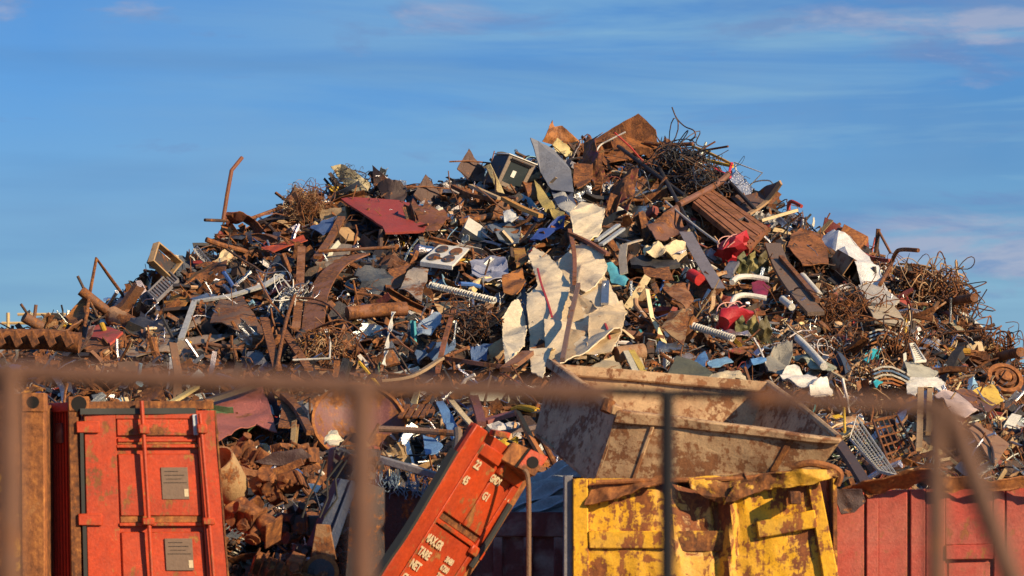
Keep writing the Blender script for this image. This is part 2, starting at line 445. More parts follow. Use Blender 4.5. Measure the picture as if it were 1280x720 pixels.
def g_chunk(s, r=rng, fine=False):
    """rusty machine casting: squared housings on one axis with ribs, flanges, bolts and pipe stubs"""
    mb = MB()
    E = np.array(Euler((r.uniform(-.5, .5), r.uniform(-.5, .5), r.uniform(-.6, .6))).to_matrix())
    nu, nv = (20, 12) if fine else (8, 6)
    L = 0.0; x = -.4 * s
    for k in range(r.randint(3, 4) if fine else r.randint(1, 3)):
        w = s * r.uniform(.18, .42); h = s * r.uniform(.25, .6); d = s * r.uniform(.25, .5)
        mb.add(blob(E @ np.array((x + w / 2, r.gauss(0, .04) * s, r.gauss(0, .06) * s)), E, w, d, h, nu, nv, r.choice((.15, .2, .3, .55))))
        mb.add(boxg(E @ np.array((x + w, 0, 0)), E[:,0] * s * .03, E[:,1] * d * 1.12, E[:,2] * h * 1.1))
        x += w
    for _ in range(r.randint(4, 7) if fine else r.randint(1, 2)):
        c = E @ np.array([r.uniform(-.35, .35) * s, -.1 * s, r.uniform(-.2, .25) * s]); d = E @ np.array([r.gauss(0, .5), -1.0, r.gauss(0, .8)]); d /= np.linalg.norm(d)
        rr = s * r.uniform(.03, .11)
        mb.add(sweep([c, c + d*s*.12, c + d*s*.22, c + d*s*.225, c + d*s*.25], circ(rr, 10), scale=[1, 1, .9, 1.35, 1.35]))
    if fine:
        for k in range(6 if r.random() < .35 else 0):
            mb.add(boxg(E @ np.array(((-.35 + .12 * k) * s, -.05 * s, .05 * s)), E[:,0] * .018 * s, E[:,1] * .42 * s, E[:,2] * .34 * s))
        for k in range(10):
            c = E @ np.array(((-.38 + .085 * k) * s, -.24 * s, -.12 * s)); d = E @ np.array((0, -1.0, 0)); mb.add(sweep([c, c + d*s*.03, c + d*s*.06], circ(.02 * s, 6)))
    V = np.concatenate(mb.V)
    V = V + np.array([noise.noise_vector(Vector(v) * (4 / s)) * .03 + noise.noise_vector(Vector(v) * (11 / s)) * .018 for v in V]) * s
    return V, mb.F
def g_ring(rad, w, th, k=20):
    t = np.linspace(0, 2*math.pi, k, endpoint=False)
    return sweep(np.stack([np.cos(t)*rad, np.sin(t)*rad, 0*t], 1), rect(th, w), closed=True)
def g_drum(rad, L, crush=0.3, r=rng, k=16):
    n = 7; P = np.stack([np.linspace(-L/2, L/2, n), np.zeros(n), np.zeros(n)], 1)
    V, Fc = sweep(P, circ(rad, k), scale=[1,1,.98,1,.98,1,1])
    V = V.copy(); V[:, 1] *= (1 - crush)
    V = V + np.array([noise.noise_vector(Vector(v) * (1.3 / rad)) for v in V]) * rad * crush * 0.9
    return V, Fc
def g_coil(rad, L, turns, wire):
    n = turns * 10; t = np.linspace(0, turns * 2 * math.pi, n)
    return sweep(np.stack([np.linspace(-L/2, L/2, n), np.cos(t)*rad, np.sin(t)*rad], 1), circ(wire, 4))
def g_grate(w, h, nx, ny, bar=0.012):
    mb = MB(); X, Y, Z = np.eye(3)
    for i in range(nx + 1): mb.add(boxg(((i/nx-.5)*w, 0, 0), X*bar, Y*bar*1.4, Z*h))
    for i in range(ny + 1): mb.add(boxg((0, bar*.3, (i/ny-.5)*h), X*w, Y*bar, Z*bar))
    V = np.concatenate(mb.V); V[:, 1] += 0.10 * w * np.sin(V[:, 0] / w * 3 + 1) * np.cos(V[:, 2] / h * 2.5)
    return V, mb.F
def rotm(normal, spin, tilt, r=rng):
    """rotation whose local Z lies near NORMAL"""
    n = Vector(normal) + Vector((r.gauss(0, tilt), r.gauss(0, tilt), r.gauss(0, tilt)))
    q = n.normalized().to_track_quat('Z', 'Y')
    M = q.to_matrix() @ Matrix.Rotation(spin, 3, 'Z')
    return np.array(M)
PAL = {
 'orange-brown': ((0.34, 0.12, 0.03), .80, .1), 'rust-brown': ((0.17, 0.075, 0.04), .6, .2), 'dark brown': ((0.060, 0.034, 0.024), .5, .2),
 'blackened': ((0.022, 0.021, 0.024), .15, .35), 'blue-black': ((0.030, 0.045, 0.08), .12, .5), 'grey': ((0.30, 0.30, 0.31), .3, .66),
 'pale grey': ((0.60, 0.61, 0.62), .15, .78), 'white': ((0.68, 0.65, 0.57), .12, .5), 'cream': ((0.68, 0.52, 0.29), .25, .35),
 'tan': ((0.42, 0.26, 0.13), .36, .25), 'blue': ((0.035, 0.11, 0.34), .15, .5), 'light blue': ((0.22, 0.42, 0.58), .15, .5),
 'red': ((0.38, 0.035, 0.025), .3, .4), 'dark red': ((0.19, 0.032, 0.025), .4, .3), 'green': ((0.06, 0.10, 0.045), .25, .4),
 'yellow': ((0.62, 0.36, 0.02), .3, .4), 'teal': ((0.04, 0.33, 0.36), .15, .5)}
REG = [  # weights by place along the heap
 (-400, dict(zip(PAL, [8,15,22,22,14,8,4,2,1,5,1,.6,1,2,.3,.8,0]))),
 (300,  dict(zip(PAL, [11,16,18,19,13,9,7,4,2,7,1.5,1.2,1,2,.4,.9,.2]))),
 (560,  dict(zip(PAL, [11,15,15,15,10,11,9,7,4,8,2,2,1,2,.4,1,.4]))),
 (760,  dict(zip(PAL, [11,15,13,12,7,10,9,7,7,12,1,1.5,1.5,2,.5,1.2,.5]))),
 (950,  dict(zip(PAL, [12,20,13,9,4,9,7,5,6,17,.5,1,1,2,.6,1.2,.5]))),
 (1300, dict(zip(PAL, [13,23,14,7,3,8,6,3.5,5,20,.3,.8,.8,2,.4,1.2,.4])))]
def pick_colour(px, r=rng):
    for i in range(len(REG) - 1):
        if px < REG[i + 1][0]: break
    f = min(1, max(0, (px - REG[i][0]) / (REG[i+1][0] - REG[i][0])))
    ks = list(PAL); w = [REG[i][1][k] * (1 - f) + REG[i+1][1][k] * f for k in ks]
    return r.choices(ks, w)[0]
def jitter(name, r=rng):
    t, ru, gl = PAL[name]; k = r.uniform(0.75, 1.25)
    return tuple(min(.85, c * k * r.uniform(.93, 1.07)) for c in t), min(.95, max(0, ru + r.uniform(-.2, .2))), gl

# ------------------------------------------------------------------ ground
def gnd():
    n = 60; V = []; Fc = []
    xs = np.concatenate([np.linspace(-2500, -60, 12), np.linspace(-50, 50, 60), np.linspace(60, 2500, 12)])
    ys = np.concatenate([np.linspace(-400, -20, 6), np.linspace(-10, 80, 60), np.linspace(100, 3500, 14)])
    for y in ys:
        for x in xs:
            V.append((x, y, 0.06 * noise.noise(Vector((x * .3, y * .3, 0))) if abs(x) < 55 and -15 < y < 90 else 0))
    m = len(xs)
    Fc = [(j*m+i, j*m+i+1, (j+1)*m+i+1, (j+1)*m+i) for j in range(len(ys)-1) for i in range(m-1)]
    mat = bpy.data.materials.new('yard_dirt'); mat.use_nodes = True; nt = mat.node_tree; b = nt.nodes['Principled BSDF']
    co = nd(nt, 'ShaderNodeTexCoord').outputs['Object']
    c = ramp(nt, nz(nt, co, 0.8, 10, 0.7), [(0.3, (0.05, 0.036, 0.026)), (0.5, (0.10, 0.07, 0.045)), (0.7, (0.16, 0.115, 0.075))])
    nt.links.new(c, b.inputs['Base Color']); b.inputs['Roughness'].default_value = 0.95
    bu = nd(nt, 'ShaderNodeBump'); bu.inputs['Distance'].default_value = 0.05; nt.links.new(nz(nt, co, 6, 8, .7), bu.inputs['Height']); nt.links.new(bu.outputs[0], b.inputs['Normal'])
    tag(newmesh('ground', V, Fc, mat, origin=(0,0,0)), kind='structure')
gnd()

# ------------------------------------------------------------------ heap core (packed small scrap)
def core():
    cols = np.arange(-900, 2600, 9.0); V = []; rows = 0
    TS = list(np.linspace(0, 1, 46)) + [1.15, 1.35, 1.6, 1.9]
    back = [0.6, 1.5, 3, 5, 8, 12, 16]
    for k in reversed(back):
        for px in cols:
            s = skyl(px); p = at(px, s + 10, surfY(px, s) - .1)
            V.append((p.x, p.y + k, max(-0.3, p.z * (1 - (k / 16.0)) - 0.1 * k)))
        rows += 1
    for t in TS:
        for px in cols:
            s = skyl(px) + 10; py = s + (665 - s) * t if t <= 1 else 665 + (t - 1) * 300
            if s > 655: py = s + t * 100
            p = at(px, py, surfY(px, py) + 0.15 - relief(px, py) * 1.2)
            nn = noise.noise(p * 1.3) * .22 + noise.noise(p * 3.1) * .14 + abs(noise.noise(p * 6.3)) * .12
            V.append((p.x, p.y - nn * .6, max(-0.3, p.z + nn * .5)))
        rows += 1
    m = len(cols)
    Fc = [(j*m+i, (j+1)*m+i, (j+1)*m+i+1, j*m+i+1) for j in range(rows-1) for i in range(m-1)]
    mat = bpy.data.materials.new('packed_scrap'); mat.use_nodes = True; nt = mat.node_tree; b = nt.nodes['Principled BSDF']
    co = nd(nt, 'ShaderNodeTexCoord').outputs['Object']
    vo = nd(nt, 'ShaderNodeTexVoronoi'); vo.inputs['Scale'].default_value = 9; nt.links.new(co, vo.inputs['Vector'])
    g = nd(nt, 'ShaderNodeSeparateColor'); nt.links.new(vo.outputs['Color'], g.inputs[0])
    c = ramp(nt, g.outputs[0], [(0.0, (0.015, 0.011, 0.01)), (0.5, (0.05, 0.028, 0.018)), (0.75, (0.14, 0.055, 0.02)), (0.93, (0.12, 0.10, 0.08)), (1, (0.2, 0.17, 0.13))])
    nt.links.new(c, b.inputs['Base Color']); b.inputs['Roughness'].default_value = 0.85
    bu = nd(nt, 'ShaderNodeBump'); bu.inputs['Distance'].default_value = 0.08; bu.inputs['Strength'].default_value = 1
    nt.links.new(vo.outputs['Distance'], bu.inputs['Height']); nt.links.new(bu.outputs[0], b.inputs['Normal'])
    tag(newmesh('packed_scrap_debris', V, Fc, mat, origin=(0,0,0)), kind='stuff')
core()
# ------------------------------------------------------------------ builders for hand placed scrap
LM = []        # (phrase, px, py) of things a label can point to
TAKEN = []     # discs in which loose scrap stays behind
def D(px, py, lift, dy=0.0): return at(px, py, surfY(px, py) - lift + dy)
def colr(c):
    return PAL[c] if isinstance(c, str) else (c[0], c[1] if len(c) > 1 else .4, c[2] if len(c) > 2 else .3)
def mark(ref, pts):
    x = sum(p[0] for p in pts) / len(pts); y = sum(p[1] for p in pts) / len(pts)
    if ref: LM.append((ref, x, y))
    rr = max(math.hypot(p[0] - x, p[1] - y) for p in pts)
    TAKEN.append((x, y, rr * 0.75))
def polymesh(P, cuts, amp, freq, crease=0.0, seed=0, thick=0.012, flat=False):
    bm = bmesh.new()
    vs = [bm.verts.new(p) for p in P]
    f = bm.faces.new(vs)
    f.normal_update(); n = f.normal.copy()
    if n.y > 0: bmesh.ops.reverse_faces(bm, faces=[f]); n = -n
    bmesh.ops.triangulate(bm, faces=bm.faces[:], ngon_method='BEAUTY')
    for _ in range(cuts):
        bmesh.ops.subdivide_edges(bm, edges=bm.edges[:], cuts=1, use_grid_fill=True)
        bmesh.ops.beautify_fill(bm, faces=bm.faces[:], edges=[e for e in bm.edges if not e.is_boundary], method='ANGLE') if _ == 0 else None
    off = Vector((seed * 7.3, seed * 3.1, seed * 1.7))
    rr = random.Random(seed)
    cr = []
    cen = sum((Vector(p) for p in P), Vector()) / len(P)
    size = max((Vector(p) - cen).length for p in P)
    for _ in range(4):
        d = Vector((rr.gauss(0, 1), rr.gauss(0, 1), rr.gauss(0, 1))); d -= n * d.dot(n); d.normalize()
        cr.append((d, rr.uniform(-.5, .5) * size, rr.choice((-1, 1)) * rr.uniform(.4, 1)))
    for v in bm.verts:
        a = noise.noise(v.co * freq + off) * amp + noise.noise(v.co * freq * 2.7 + off) * amp * .45
        for d, o, s in cr:
            q = (v.co - cen).dot(d) - o
            a += s * crease * max(0, 1 - abs(q) / (.22 * size)) * size
        k = (noise.noise_vector(v.co * freq * 1.6 + off) * amp * .35 + noise.noise_vector(v.co * 14 + off) * min(.012, amp * .3)) if v.is_boundary else Vector()
        v.co += n * a + k
    bm.normal_update()
    V = np.array([v.co[:] for v in bm.verts]); Fc = [tuple(v.index for v in f.verts) for f in bm.faces]
    bm.verts.index_update()
    Fc = [tuple(v.index for v in f.verts) for f in bm.faces]
    bm.free()
    return thicken(V, Fc, thick)
SEED = [0]
def plate(name, label, cat, pts, c='rust-brown', lift=.38, amp=.03, freq=2.2, crease=.05, thick=.012, cuts=3, ref=None, Y=None, group=None, tin=None, mat=None, parent=None, sharp=28):
    SEED[0] += 1
    P = [at(p[0], p[1], (Y if Y is not None else surfY(p[0], p[1]) - lift) + (p[2] if len(p) > 2 else 0)) for p in pts]
    V, Fc = polymesh(P, cuts, amp, freq, crease, SEED[0], thick)
    t, ru, gl = colr(c)
    o = newmesh(name, V, Fc, mat or SCRAP, t, ru, gl, sharp=sharp, parent=parent)
    if parent is None:
        tag(o, label, cat, group); mark(ref, pts)
    return o
def tube(name, label, cat, pts, r, c='rust-brown', lift=.5, k=8, ref=None, Y=None, group=None, prof=None, smooth=True, parent=None, mat=None, twist=0, scale=None):
    P = [at(p[0], p[1], (Y if Y is not None else surfY(p[0], p[1]) - lift) + (p[2] if len(p) > 2 else 0)) for p in pts]
    if smooth and len(P) > 2:
        Q = []
        for i in range(len(P) - 1):
            p0, p1, p2, p3 = P[max(0, i-1)], P[i], P[i+1], P[min(len(P)-1, i+2)]
            for j in range(6):
                t = j / 6.0
                Q.append(.5 * ((2*p1) + (p2-p0)*t + (2*p0-5*p1+4*p2-p3)*t*t + (3*p1-p0-3*p2+p3)*t**3))
        Q.append(P[-1]); P = Q
    if len(P) == 2: P = [P[0].lerp(P[1], i / 4) for i in range(5)]
    V, Fc = sweep([tuple(p) for p in P], prof or circ(r, k), twist=twist, scale=scale)
    t, ru, gl = colr(c)
    o = newmesh(name, V, Fc, mat or SCRAP, t, ru, gl, sharp=40, parent=parent)
    if parent is None: tag(o, label, cat, group); mark(ref, [p[:2] for p in pts]) if ref else None
    return o
def strip(name, label, cat, pts, w, c='rust-brown', th=.012, **kw):
    return tube(name, label, cat, pts, 0, c, prof=rect(w, th), **kw)
class Q:
    """a flat or slightly warped quad in space; u across, v down, w towards the viewer side, in metres"""
    def __init__(s, tl, tr, br, bl):
        s.c = [Vector(p) for p in (tl, tr, br, bl)]
        s.n = (s.c[2] - s.c[0]).cross(s.c[1] - s.c[3]).normalized()
        if s.n.y > 0: s.n = -s.n
        s.W = ((s.c[1] - s.c[0]).length + (s.c[2] - s.c[3]).length) / 2
        s.H = ((s.c[3] - s.c[0]).length + (s.c[2] - s.c[1]).length) / 2
    def p(s, u, v, w=0):
        a, b, c, d = s.c
        return a * (1-u) * (1-v) + b * u * (1-v) + c * u * v + d * (1-u) * v + s.n * w
    def box(s, mb, u0, u1, v0, v1, w0, w1, nu=1, nv=1, amp=0, tint=None, rust=.4, gloss=.3):
        V = []; Fc = []
        us = np.linspace(u0, u1, nu + 1); vs = np.linspace(v0, v1, nv + 1); m = nu + 1
        for w in (w1, w0):
            for v in vs:
                for u in us:
                    p = s.p(u, v, w)
                    if amp: p = p + s.n * noise.noise(p * 2.5) * amp
                    V.append(tuple(p))
        n = m * (nv + 1)
        for j in range(nv):
            for i in range(nu):
                a = j*m+i; f = (a, a+m, a+m+1, a+1)
                Fc.append(f); Fc.append(tuple(x + n for x in reversed(f)))
        ring = [i for i in range(m)] + [j*m+m-1 for j in range(1, nv+1)] + [nv*m+i for i in range(m-2, -1, -1)] + [j*m for j in range(nv-1, 0, -1)]
        for i in range(len(ring)):
            a, b = ring[i], ring[(i+1) % len(ring)]
            Fc.append((a, b, b + n, a + n))
        mb.add((V, Fc), tint, rust, gloss)
    def part(s, name, parent, mat, boxes, bevel=0.004, **kw):
        mb = MB()
        for b in boxes: s.box(mb, *b, **kw)
        return mb.build(name, mat, parent, bevel=bevel, origin=s.p(.5, .5) if parent is None else None) if parent is None else reparent(mb, name, mat, parent, bevel)
def reparent(mb, name, mat, parent, bevel=0.0, **kw):
    V = np.concatenate(mb.V); c = V.mean(axis=0)
    return mb.build(name, mat, parent, bevel=bevel, origin=c, **kw)
def pmesh(name, g, mat, parent, tint=None, rust=.4, gloss=.3, sharp=35):
    V, Fc = g; V = np.asarray(V, float)
    return newmesh(name, V, Fc, mat, tint, rust, gloss, sharp=sharp, parent=parent, origin=V.mean(axis=0))
def cylq(q, u, v, w0, w1, r, k=12):
    a = q.p(u, v, w0); b = q.p(u, v, w1)
    return sweep([tuple(a), tuple(a.lerp(b, .5)), tuple(b)], circ(r, k))
def tubeq(q, pts, r, k=8):
    P = [tuple(q.p(*p)) for p in pts]
    if len(P) == 2: P = [P[0], tuple((np.array(P[0]) + np.array(P[1])) / 2), P[1]]
    return sweep(P, circ(r, k))
def text(q, s, u, v, size, rot, parent, du=0.0, w=0.012, squeeze=1.0, spacing=1.0):
    cu = bpy.data.curves.new('lettering', 'FONT'); cu.body = s; cu.size = size; cu.extrude = 0.001; cu.space_character = spacing
    cu.offset = 0.004 * size / .1; cu.resolution_u = 2
    tmp = bpy.data.objects.new('lettering_source', cu); C.objects.link(tmp)
    dg = bpy.context.evaluated_depsgraph_get(); me = bpy.data.meshes.new_from_object(tmp.evaluated_get(dg))
    bpy.data.objects.remove(tmp); bpy.data.curves.remove(cu)
    me.materials.clear(); me.materials.append(WHITET); me.name = 'lettering'
    U = (q.p(1, v) - q.p(0, v)).normalized(); Vd = (q.p(u, 0) - q.p(u, 1)).normalized()
    cr, sr = math.cos(rot), math.sin(rot)
    ax = U * cr + Vd * sr; ay = -U * sr + Vd * cr
    c = q.p(u, v, w)
    for vt in me.vertices:
        x, y, z = vt.co; x *= squeeze
        vt.co = ax * x + ay * y + q.n * z
    o = bpy.data.objects.new('lettering', me); C.objects.link(o); o.parent = parent; o.location = c - parent.location
    return o
def casting(q, mat, parent, u0, v0, du, dv, hole=.35):
    mb = MB(); q.box(mb, u0, u0 + du, v0, v0 + dv, -.16, .012)
    o = reparent(mb, 'corner_casting', mat, parent, .006)
    g = cylq(q, u0 + du * .5, v0 + dv * .5, .0, .0135, hole * du * q.W, 14)
    pmesh('casting_hole_disc', g, HOLE, o) if False else None
    h = newmesh('casting_hole_disc', g[0], g[1], HOLE, parent=None, origin=np.mean(g[0], axis=0)); h.parent = o; h.location = Vector(np.mean(g[0], axis=0)) - (parent.location + o.location)  # flat black disc; the darkness of the hole is put into its colour
    return o

# ------------------------------------------------------------------ orange container with its door to the camera
YC = 23.0
def G(px, py, Y=YC): return at(px, py, Y)
def orange_container():
    q = Q(G(100, 514, 23.0), G(268, 513, 23.22), G(300, 925, 23.25), G(109, 925, 23.0))
    t = thing('shipping_container', 'upright orange shipping container end with lock rods and two grey placards', 'container', q.p(.5, 1) * 1)
    t.location.z = 0
    LM.append(('the upright orange container', 190, 600)); TAKEN.append((190, 620, 90))
    v = lambda py: (py - 514) / 411.0
    # body behind the door
    b = MB()
    back = Vector((-1.55, 5.9, 0))
    A, B = G(60, 506, 23.9), None
    # visible side wall, running back to the photo's left of the corner post
    qs = Q(G(57, 507, 23.28), G(90, 505, 23.05), G(98, 925, 23.05), G(62, 925, 23.28))
    m = MB()
    for i in range(9):
        u0 = i / 9; qs.box(m, u0, u0 + .055, .0, 1, -.05, -.012); qs.box(m, u0 + .055, u0 + 1/9, .0, 1, -.09, -.05)
    reparent(m, 'side_wall', DARKRED, t, 0)
    m = MB(); qs.box(m, 0, 1, -.006, .022, -.05, .02); reparent(m, 'top_rail', DARKRED, t, .004)
    m = MB(); qs.box(m, .38, .62, .055, .115, -.012, .012); reparent(m, 'lashing_plate', MAROON, t, .004)
    m = MB(); q.box(m, .02, 1.0, .012, 1, -2.2, -.09); reparent(m, 'body', DARKRED, t, 0)
    m = MB(); q.box(m, -.085, -.012, -.02, 1, -.10, .0); reparent(m, 'corner_post', RUST, t, .006)
    casting(q, RUSTO, t, -.085, -.045, .155, .045)
    m = MB(); q.box(m, .07, 1.0, -.03, -.004, -.10, -.02, nu=12, amp=.03); reparent(m, 'header', RUST, t, .004)
    # door leaf
    d = MB(); fr = MB()
    q.box(d, 0.02, 1, 0, 1, -.055, -.03, nu=10, nv=24, amp=.015)
    door = reparent(d, 'door', ORANGE, t, 0)
    dl = t.location + door.location
    def dp(name, mat, boxes, bevel=.004, **kw):
        m = MB()
        for x in boxes: q.box(m, *x, **kw)
        V = np.concatenate(m.V); c = Vector(V.mean(axis=0))
        o = m.build(name, mat, None, bevel=bevel, origin=c); o.parent = door; o.location = c - dl
        return o
    rows = [v(553), v(651), v(757), v(860)]
    # stiles, rails and the raised fields between them
    dp('door_frame', ORANGE, [(.03, .26, 0, 1, -.03, .0), (.86, 1.0, 0, 1, -.03, .004), (.26, .86, 0, .025, -.03, 0), (.26,.86,.97,1,-.03,0)])
    dp('top_band', ORANGE_WORN, [(.27, .85, v(520), v(545), -.03, -.008)], nu=6, nv=2, amp=.01)
    prev = v(545)
    for r0 in rows:
        for (u0, u1) in ((.27, .445), (.475, .85)):
            dp('door_panel', ORANGE, [(u0, u1, prev + .02, r0 - .012, -.03, -.006)], bevel=.008, nu=5, nv=5, amp=.014)
        prev = r0 + .016
    for r0 in (v(534), v(650), v(757)):
        dp('hinge', ORANGE, [(-.03, .14, r0 - .018, r0 + .018, 0, .03)], bevel=.006)
    for r0 in rows:
        dp('panel_rail', ORANGE_WORN, [(.26, .86, r0 + .008, r0 + .018, -.03, .012)], nu=10, amp=.012)
        dp('rust_ledge', RUSTO, [(.27, .85, r0 - .012, r0 + .008, -.03, -.018)], nu=12, amp=.02)
    for u, top in ((.455, -.03), (.885, .01)):
        g = tubeq(q, [(u, top, .05), (u + .01, .25, .055), (u + .015, .5, .05), (u + .015, 1, .05)], .017)
        o = newmesh('lock_rod', g[0], g[1], ORANGE, origin=np.mean(g[0], axis=0)); o.parent = door; o.location = Vector(np.mean(g[0], axis=0)) - dl
        dp('rod_keeper', ORANGE, [(u - .03, u + .045, v(531), v(543), 0, .085)], bevel=.008); dp('rod_keeper', ORANGE, [(u - .035, u + .05, v(648), v(657), 0, .08)], bevel=.008)
    dp('keeper_plate', BLUEGREY, [(.83, .865, v(519), v(545), .004, .03)])
    for y0 in (585, 674):
        pl = dp('placard', GREYP, [(.575, .77, v(y0), v(y0 + 40), -.006, .006)], bevel=.002)
        for (a, b_, c_, e, mt, nm) in ((.735, .765, .68, .92, WHITET, 'sticker'), (.59, .755, .475, .49, DARKM, 'groove_line'), (.60, .70, .12, .135, DARKM, 'groove_line'), (.60, .74, .24, .255, DARKM, 'groove_line'), (.61, .72, .36, .372, DARKM, 'groove_line')):
            m = MB(); q.box(m, a, b_, v(y0 + 40 * c_), v(y0 + 40 * e), .006, .009)
            V = np.concatenate(m.V); c = Vector(V.mean(axis=0)); o = m.build(nm, mt, None, origin=c); o.parent = pl; o.location = c - dl - pl.location
    m = MB(); q.box(m, -.005, .02, .03, .32, .0, .018, nv=8, amp=.012); q.box(m, 0, .027, .345, 1, .0, .018, nv=8, amp=.012)
    reparent(m, 'rubber_seal', RUBBER, t, 0)
    m = MB(); q.box(m, .0, .86, -.008, .010, .0, .02, nu=16, amp=.03); reparent(m, 'top_seal', RUBBER, t, 0)
    m = MB(); q.box(m, 1.0, 1.012, 0, 1, -.05, .01, nv=20, amp=.012); reparent(m, 'edge_strip', RUST, t, 0)
orange_container()

def rusty_container():
    q = Q(G(-60, 492, 22.6), G(55, 492, 22.6), G(57, 925, 22.6), G(-58, 925, 22.6))
    t = thing('shipping_container', 'rust-eaten ochre shipping container with a holed corner casting beside the dark red wall', 'container', Vector((q.p(.5, 1).x, 22.6, 0)))
    LM.append(('the ochre container', 30, 600)); TAKEN.append((20, 600, 50))
    m = MB(); q.box(m, 0, .95, .03, 1, -.9, -.12, amp=.02); reparent(m, 'body', RUST, t, 0)
    m = MB(); q.box(m, .75, 1, -.0, 1, -.14, .0); reparent(m, 'corner_post', RUSTO, t, .008)
    m = MB(); q.box(m, 0, .745, .0, 1, -.12, -.02, nu=6, nv=12, amp=.03); reparent(m, 'door', YELLOW_RUST, t, 0)
    casting(q, RUSTO, t, .76, -.002, .245, .055, .28)
    m = MB()
    plate('crushed_rim', None, None, [(28, 494, 0), (55, 494, -.1), (56, 484, .1), (46, 478, .2), (34, 483, .1)], ((.8, .33, .03), .5, .2), Y=22.75, parent=t, amp=.05, cuts=3)
rusty_container()

# ------------------------------------------------------------------ tilted orange container door
def tilted():
    tl, tr = G(597, 531, 22.0), G(671, 583, 22.75)
    d = Vector((-.2, .0, -1))
    bl = G(372, 890, 21.7); br = G(446, 942, 22.45)
    q = Q(tl, tr, br, bl)
    t = thing('container_door', 'tilted orange container end with white weight lettering and a rusty corner casting', 'container door', Vector((bl.x, bl.y, 0)))
    LM.append(('the tilted orange container end', 575, 630)); TAKEN.append((590, 620, 70))
    H = q.H; W = q.W
    v = lambda m: m / H
    m = MB(); q.box(m, 0, 1, 0, 1, -.07, -.03, nu=6, nv=24, amp=.012); reparent(m, 'leaf', ORANGE, t, 0)
    m = MB(); q.box(m, -.02, .20, 0, 1, -.03, .01, nv=20, amp=.01); q.box(m, .86, .95, .02, 1, -.03, .0, nv=20, amp=.01); reparent(m, 'door_frame', ORANGE, t, .006)
    m = MB(); q.box(m, .17, .20, .04, 1, .01, .022); reparent(m, 'frame_edge', ORANGE_WORN, t, .004)
    s = H / 420.0
    L = lambda k: k  # k is the share of the length
    # the pixel length of the leaf is about 423; shares below come from that
    m = MB(); q.box(m, .2, .53, .03, .07, -.03, .012); q.box(m, .58, .93, .045, .088, -.03, .010, nu=4, amp=.01); reparent(m, 'head_block', ORANGE, t, .01)
    m = MB(); q.box(m, .21, .54, .08, .270, -.03, -.005, nu=4, nv=8, amp=.012); q.box(m, .56, .85, .11, .270, -.03, -.005, nu=4, nv=8, amp=.012); reparent(m, 'door_panel', ORANGE, t, .006)
    m = MB(); q.box(m, .21, .85, .315, .66, -.03, -.005, nu=5, nv=8, amp=.012); reparent(m, 'door_panel', ORANGE, t, .006)
    m = MB(); q.box(m, .21, .85, .70, .97, -.03, -.005, nu=5, nv=8, amp=.012); reparent(m, 'door_panel', ORANGE, t, .006)
    m = MB(); q.box(m, .2, .86, .272, .292, -.03, -.025, nu=10, amp=.01); reparent(m, 'rust_ledge', RUST, t, 0)
    m = MB(); q.box(m, .2, .86, .298, .310, -.03, .010, nu=10, amp=.01); q.box(m, .2, .98, .665, .685, -.03, .018, nu=10, amp=.01); reparent(m, 'panel_rail', ORANGE_WORN, t, .004)
    m = MB(); q.box(m, .80, 1.0, .30, .33, .0, .03); reparent(m, 'hinge', ORANGE, t, .008)
    for a, b in ((.14, .36), (.41, .66), (.69, .98)):
        g = tubeq(q, [(.93, a, .02), (.935, (a+b)/2, .026), (.93, b, .02)], .026); pmesh('hinge_rod', g, RUBBER, t)
    m = MB(); q.box(m, .96, 1.04, .05, 1, -.10, -.01, nv=24, amp=.02); reparent(m, 'frame_strip', RUSTO, t, .004)
    m = MB(); q.box(m, -.055, -.02, .1, 1, -.06, -.0, nv=30, amp=.03); reparent(m, 'rubber_seal', RUBBER, t, 0)
    # corner casting
    qc = Q(G(640, 553, 22.45), G(682, 572, 22.5), G(664, 597, 22.45), G(622, 575, 22.4))
    m = MB(); qc.box(m, 0, 1, 0, 1, -.3, .05); cc = reparent(m, 'corner_casting', RUSTO, t, .01)
    m = MB(); qc.box(m, .5, 1.02, .02, .98, .05, .07); reparent(m, 'casting_face', ORANGE_WORN, t, .004)
    g = cylq(qc, .76, .5, .07, .076, .047, 14); pmesh('casting_hole_disc', g, HOLE, t)  # raised black disc, painting in the dark inside of the hole
    m = MB(); qc.box(m, .44, .50, 0, 1, .05, .062); reparent(m, 'casting_seam', HOLE, t, 0)
    qh = Q(G(612, 536, 22.1), G(630, 539, 22.2), G(628, 546, 22.2), G(610, 543, 22.1))
    m = MB(); qh.box(m, 0, 1, 0, 1, -.03, .05, nu=4, amp=.06); reparent(m, 'torn_lug', ORANGE_WORN, t, .004)
    # writing: lines run down the tilted leaf
    T = lambda s, px, py, size, sq=.9, rot=-.0: place_text(q, t, s, px, py, size, sq, rot)
    T('22', 591, 583, .093, .85); T('45', 576, 602, .093, .85)
    T('GMDS', 611, 600, .086, .62); T('A', 631, 624, .093, .8)
    T('G1', 601, 622, .088, .85)
    T('MAX.GR', 530, 674, .093, .72); T('TARE', 521, 691, .093, .74); T('NET', 511, 707, .093, .78); T('CU.CA', 500, 724, .093, .74)
    T('30480', 555, 701, .066, .7); T('67200', 549, 711, .066, .7); T('2200', 544, 721, .066, .7)
def place_text(q, t, s, px, py, size, sq, rot):
    # find u, v on the quad whose picture position is px, py
    u, v = .4, .4
    for _ in range(30):
        x, y = to_px(q.p(u, v)); x1, y1 = to_px(q.p(u + .01, v)); x2, y2 = to_px(q.p(u, v + .01))
        J = np.array([[x1 - x, x2 - x], [y1 - y, y2 - y]]) / .01
        du = np.linalg.solve(J, np.array([px - x, py - y])); u += du[0]; v += du[1]
    U = (q.p(1, v) - q.p(0, v)).length
    text(q, s, u, v, size, rot, t, squeeze=sq * 1.0, w=0.003)
tilted()

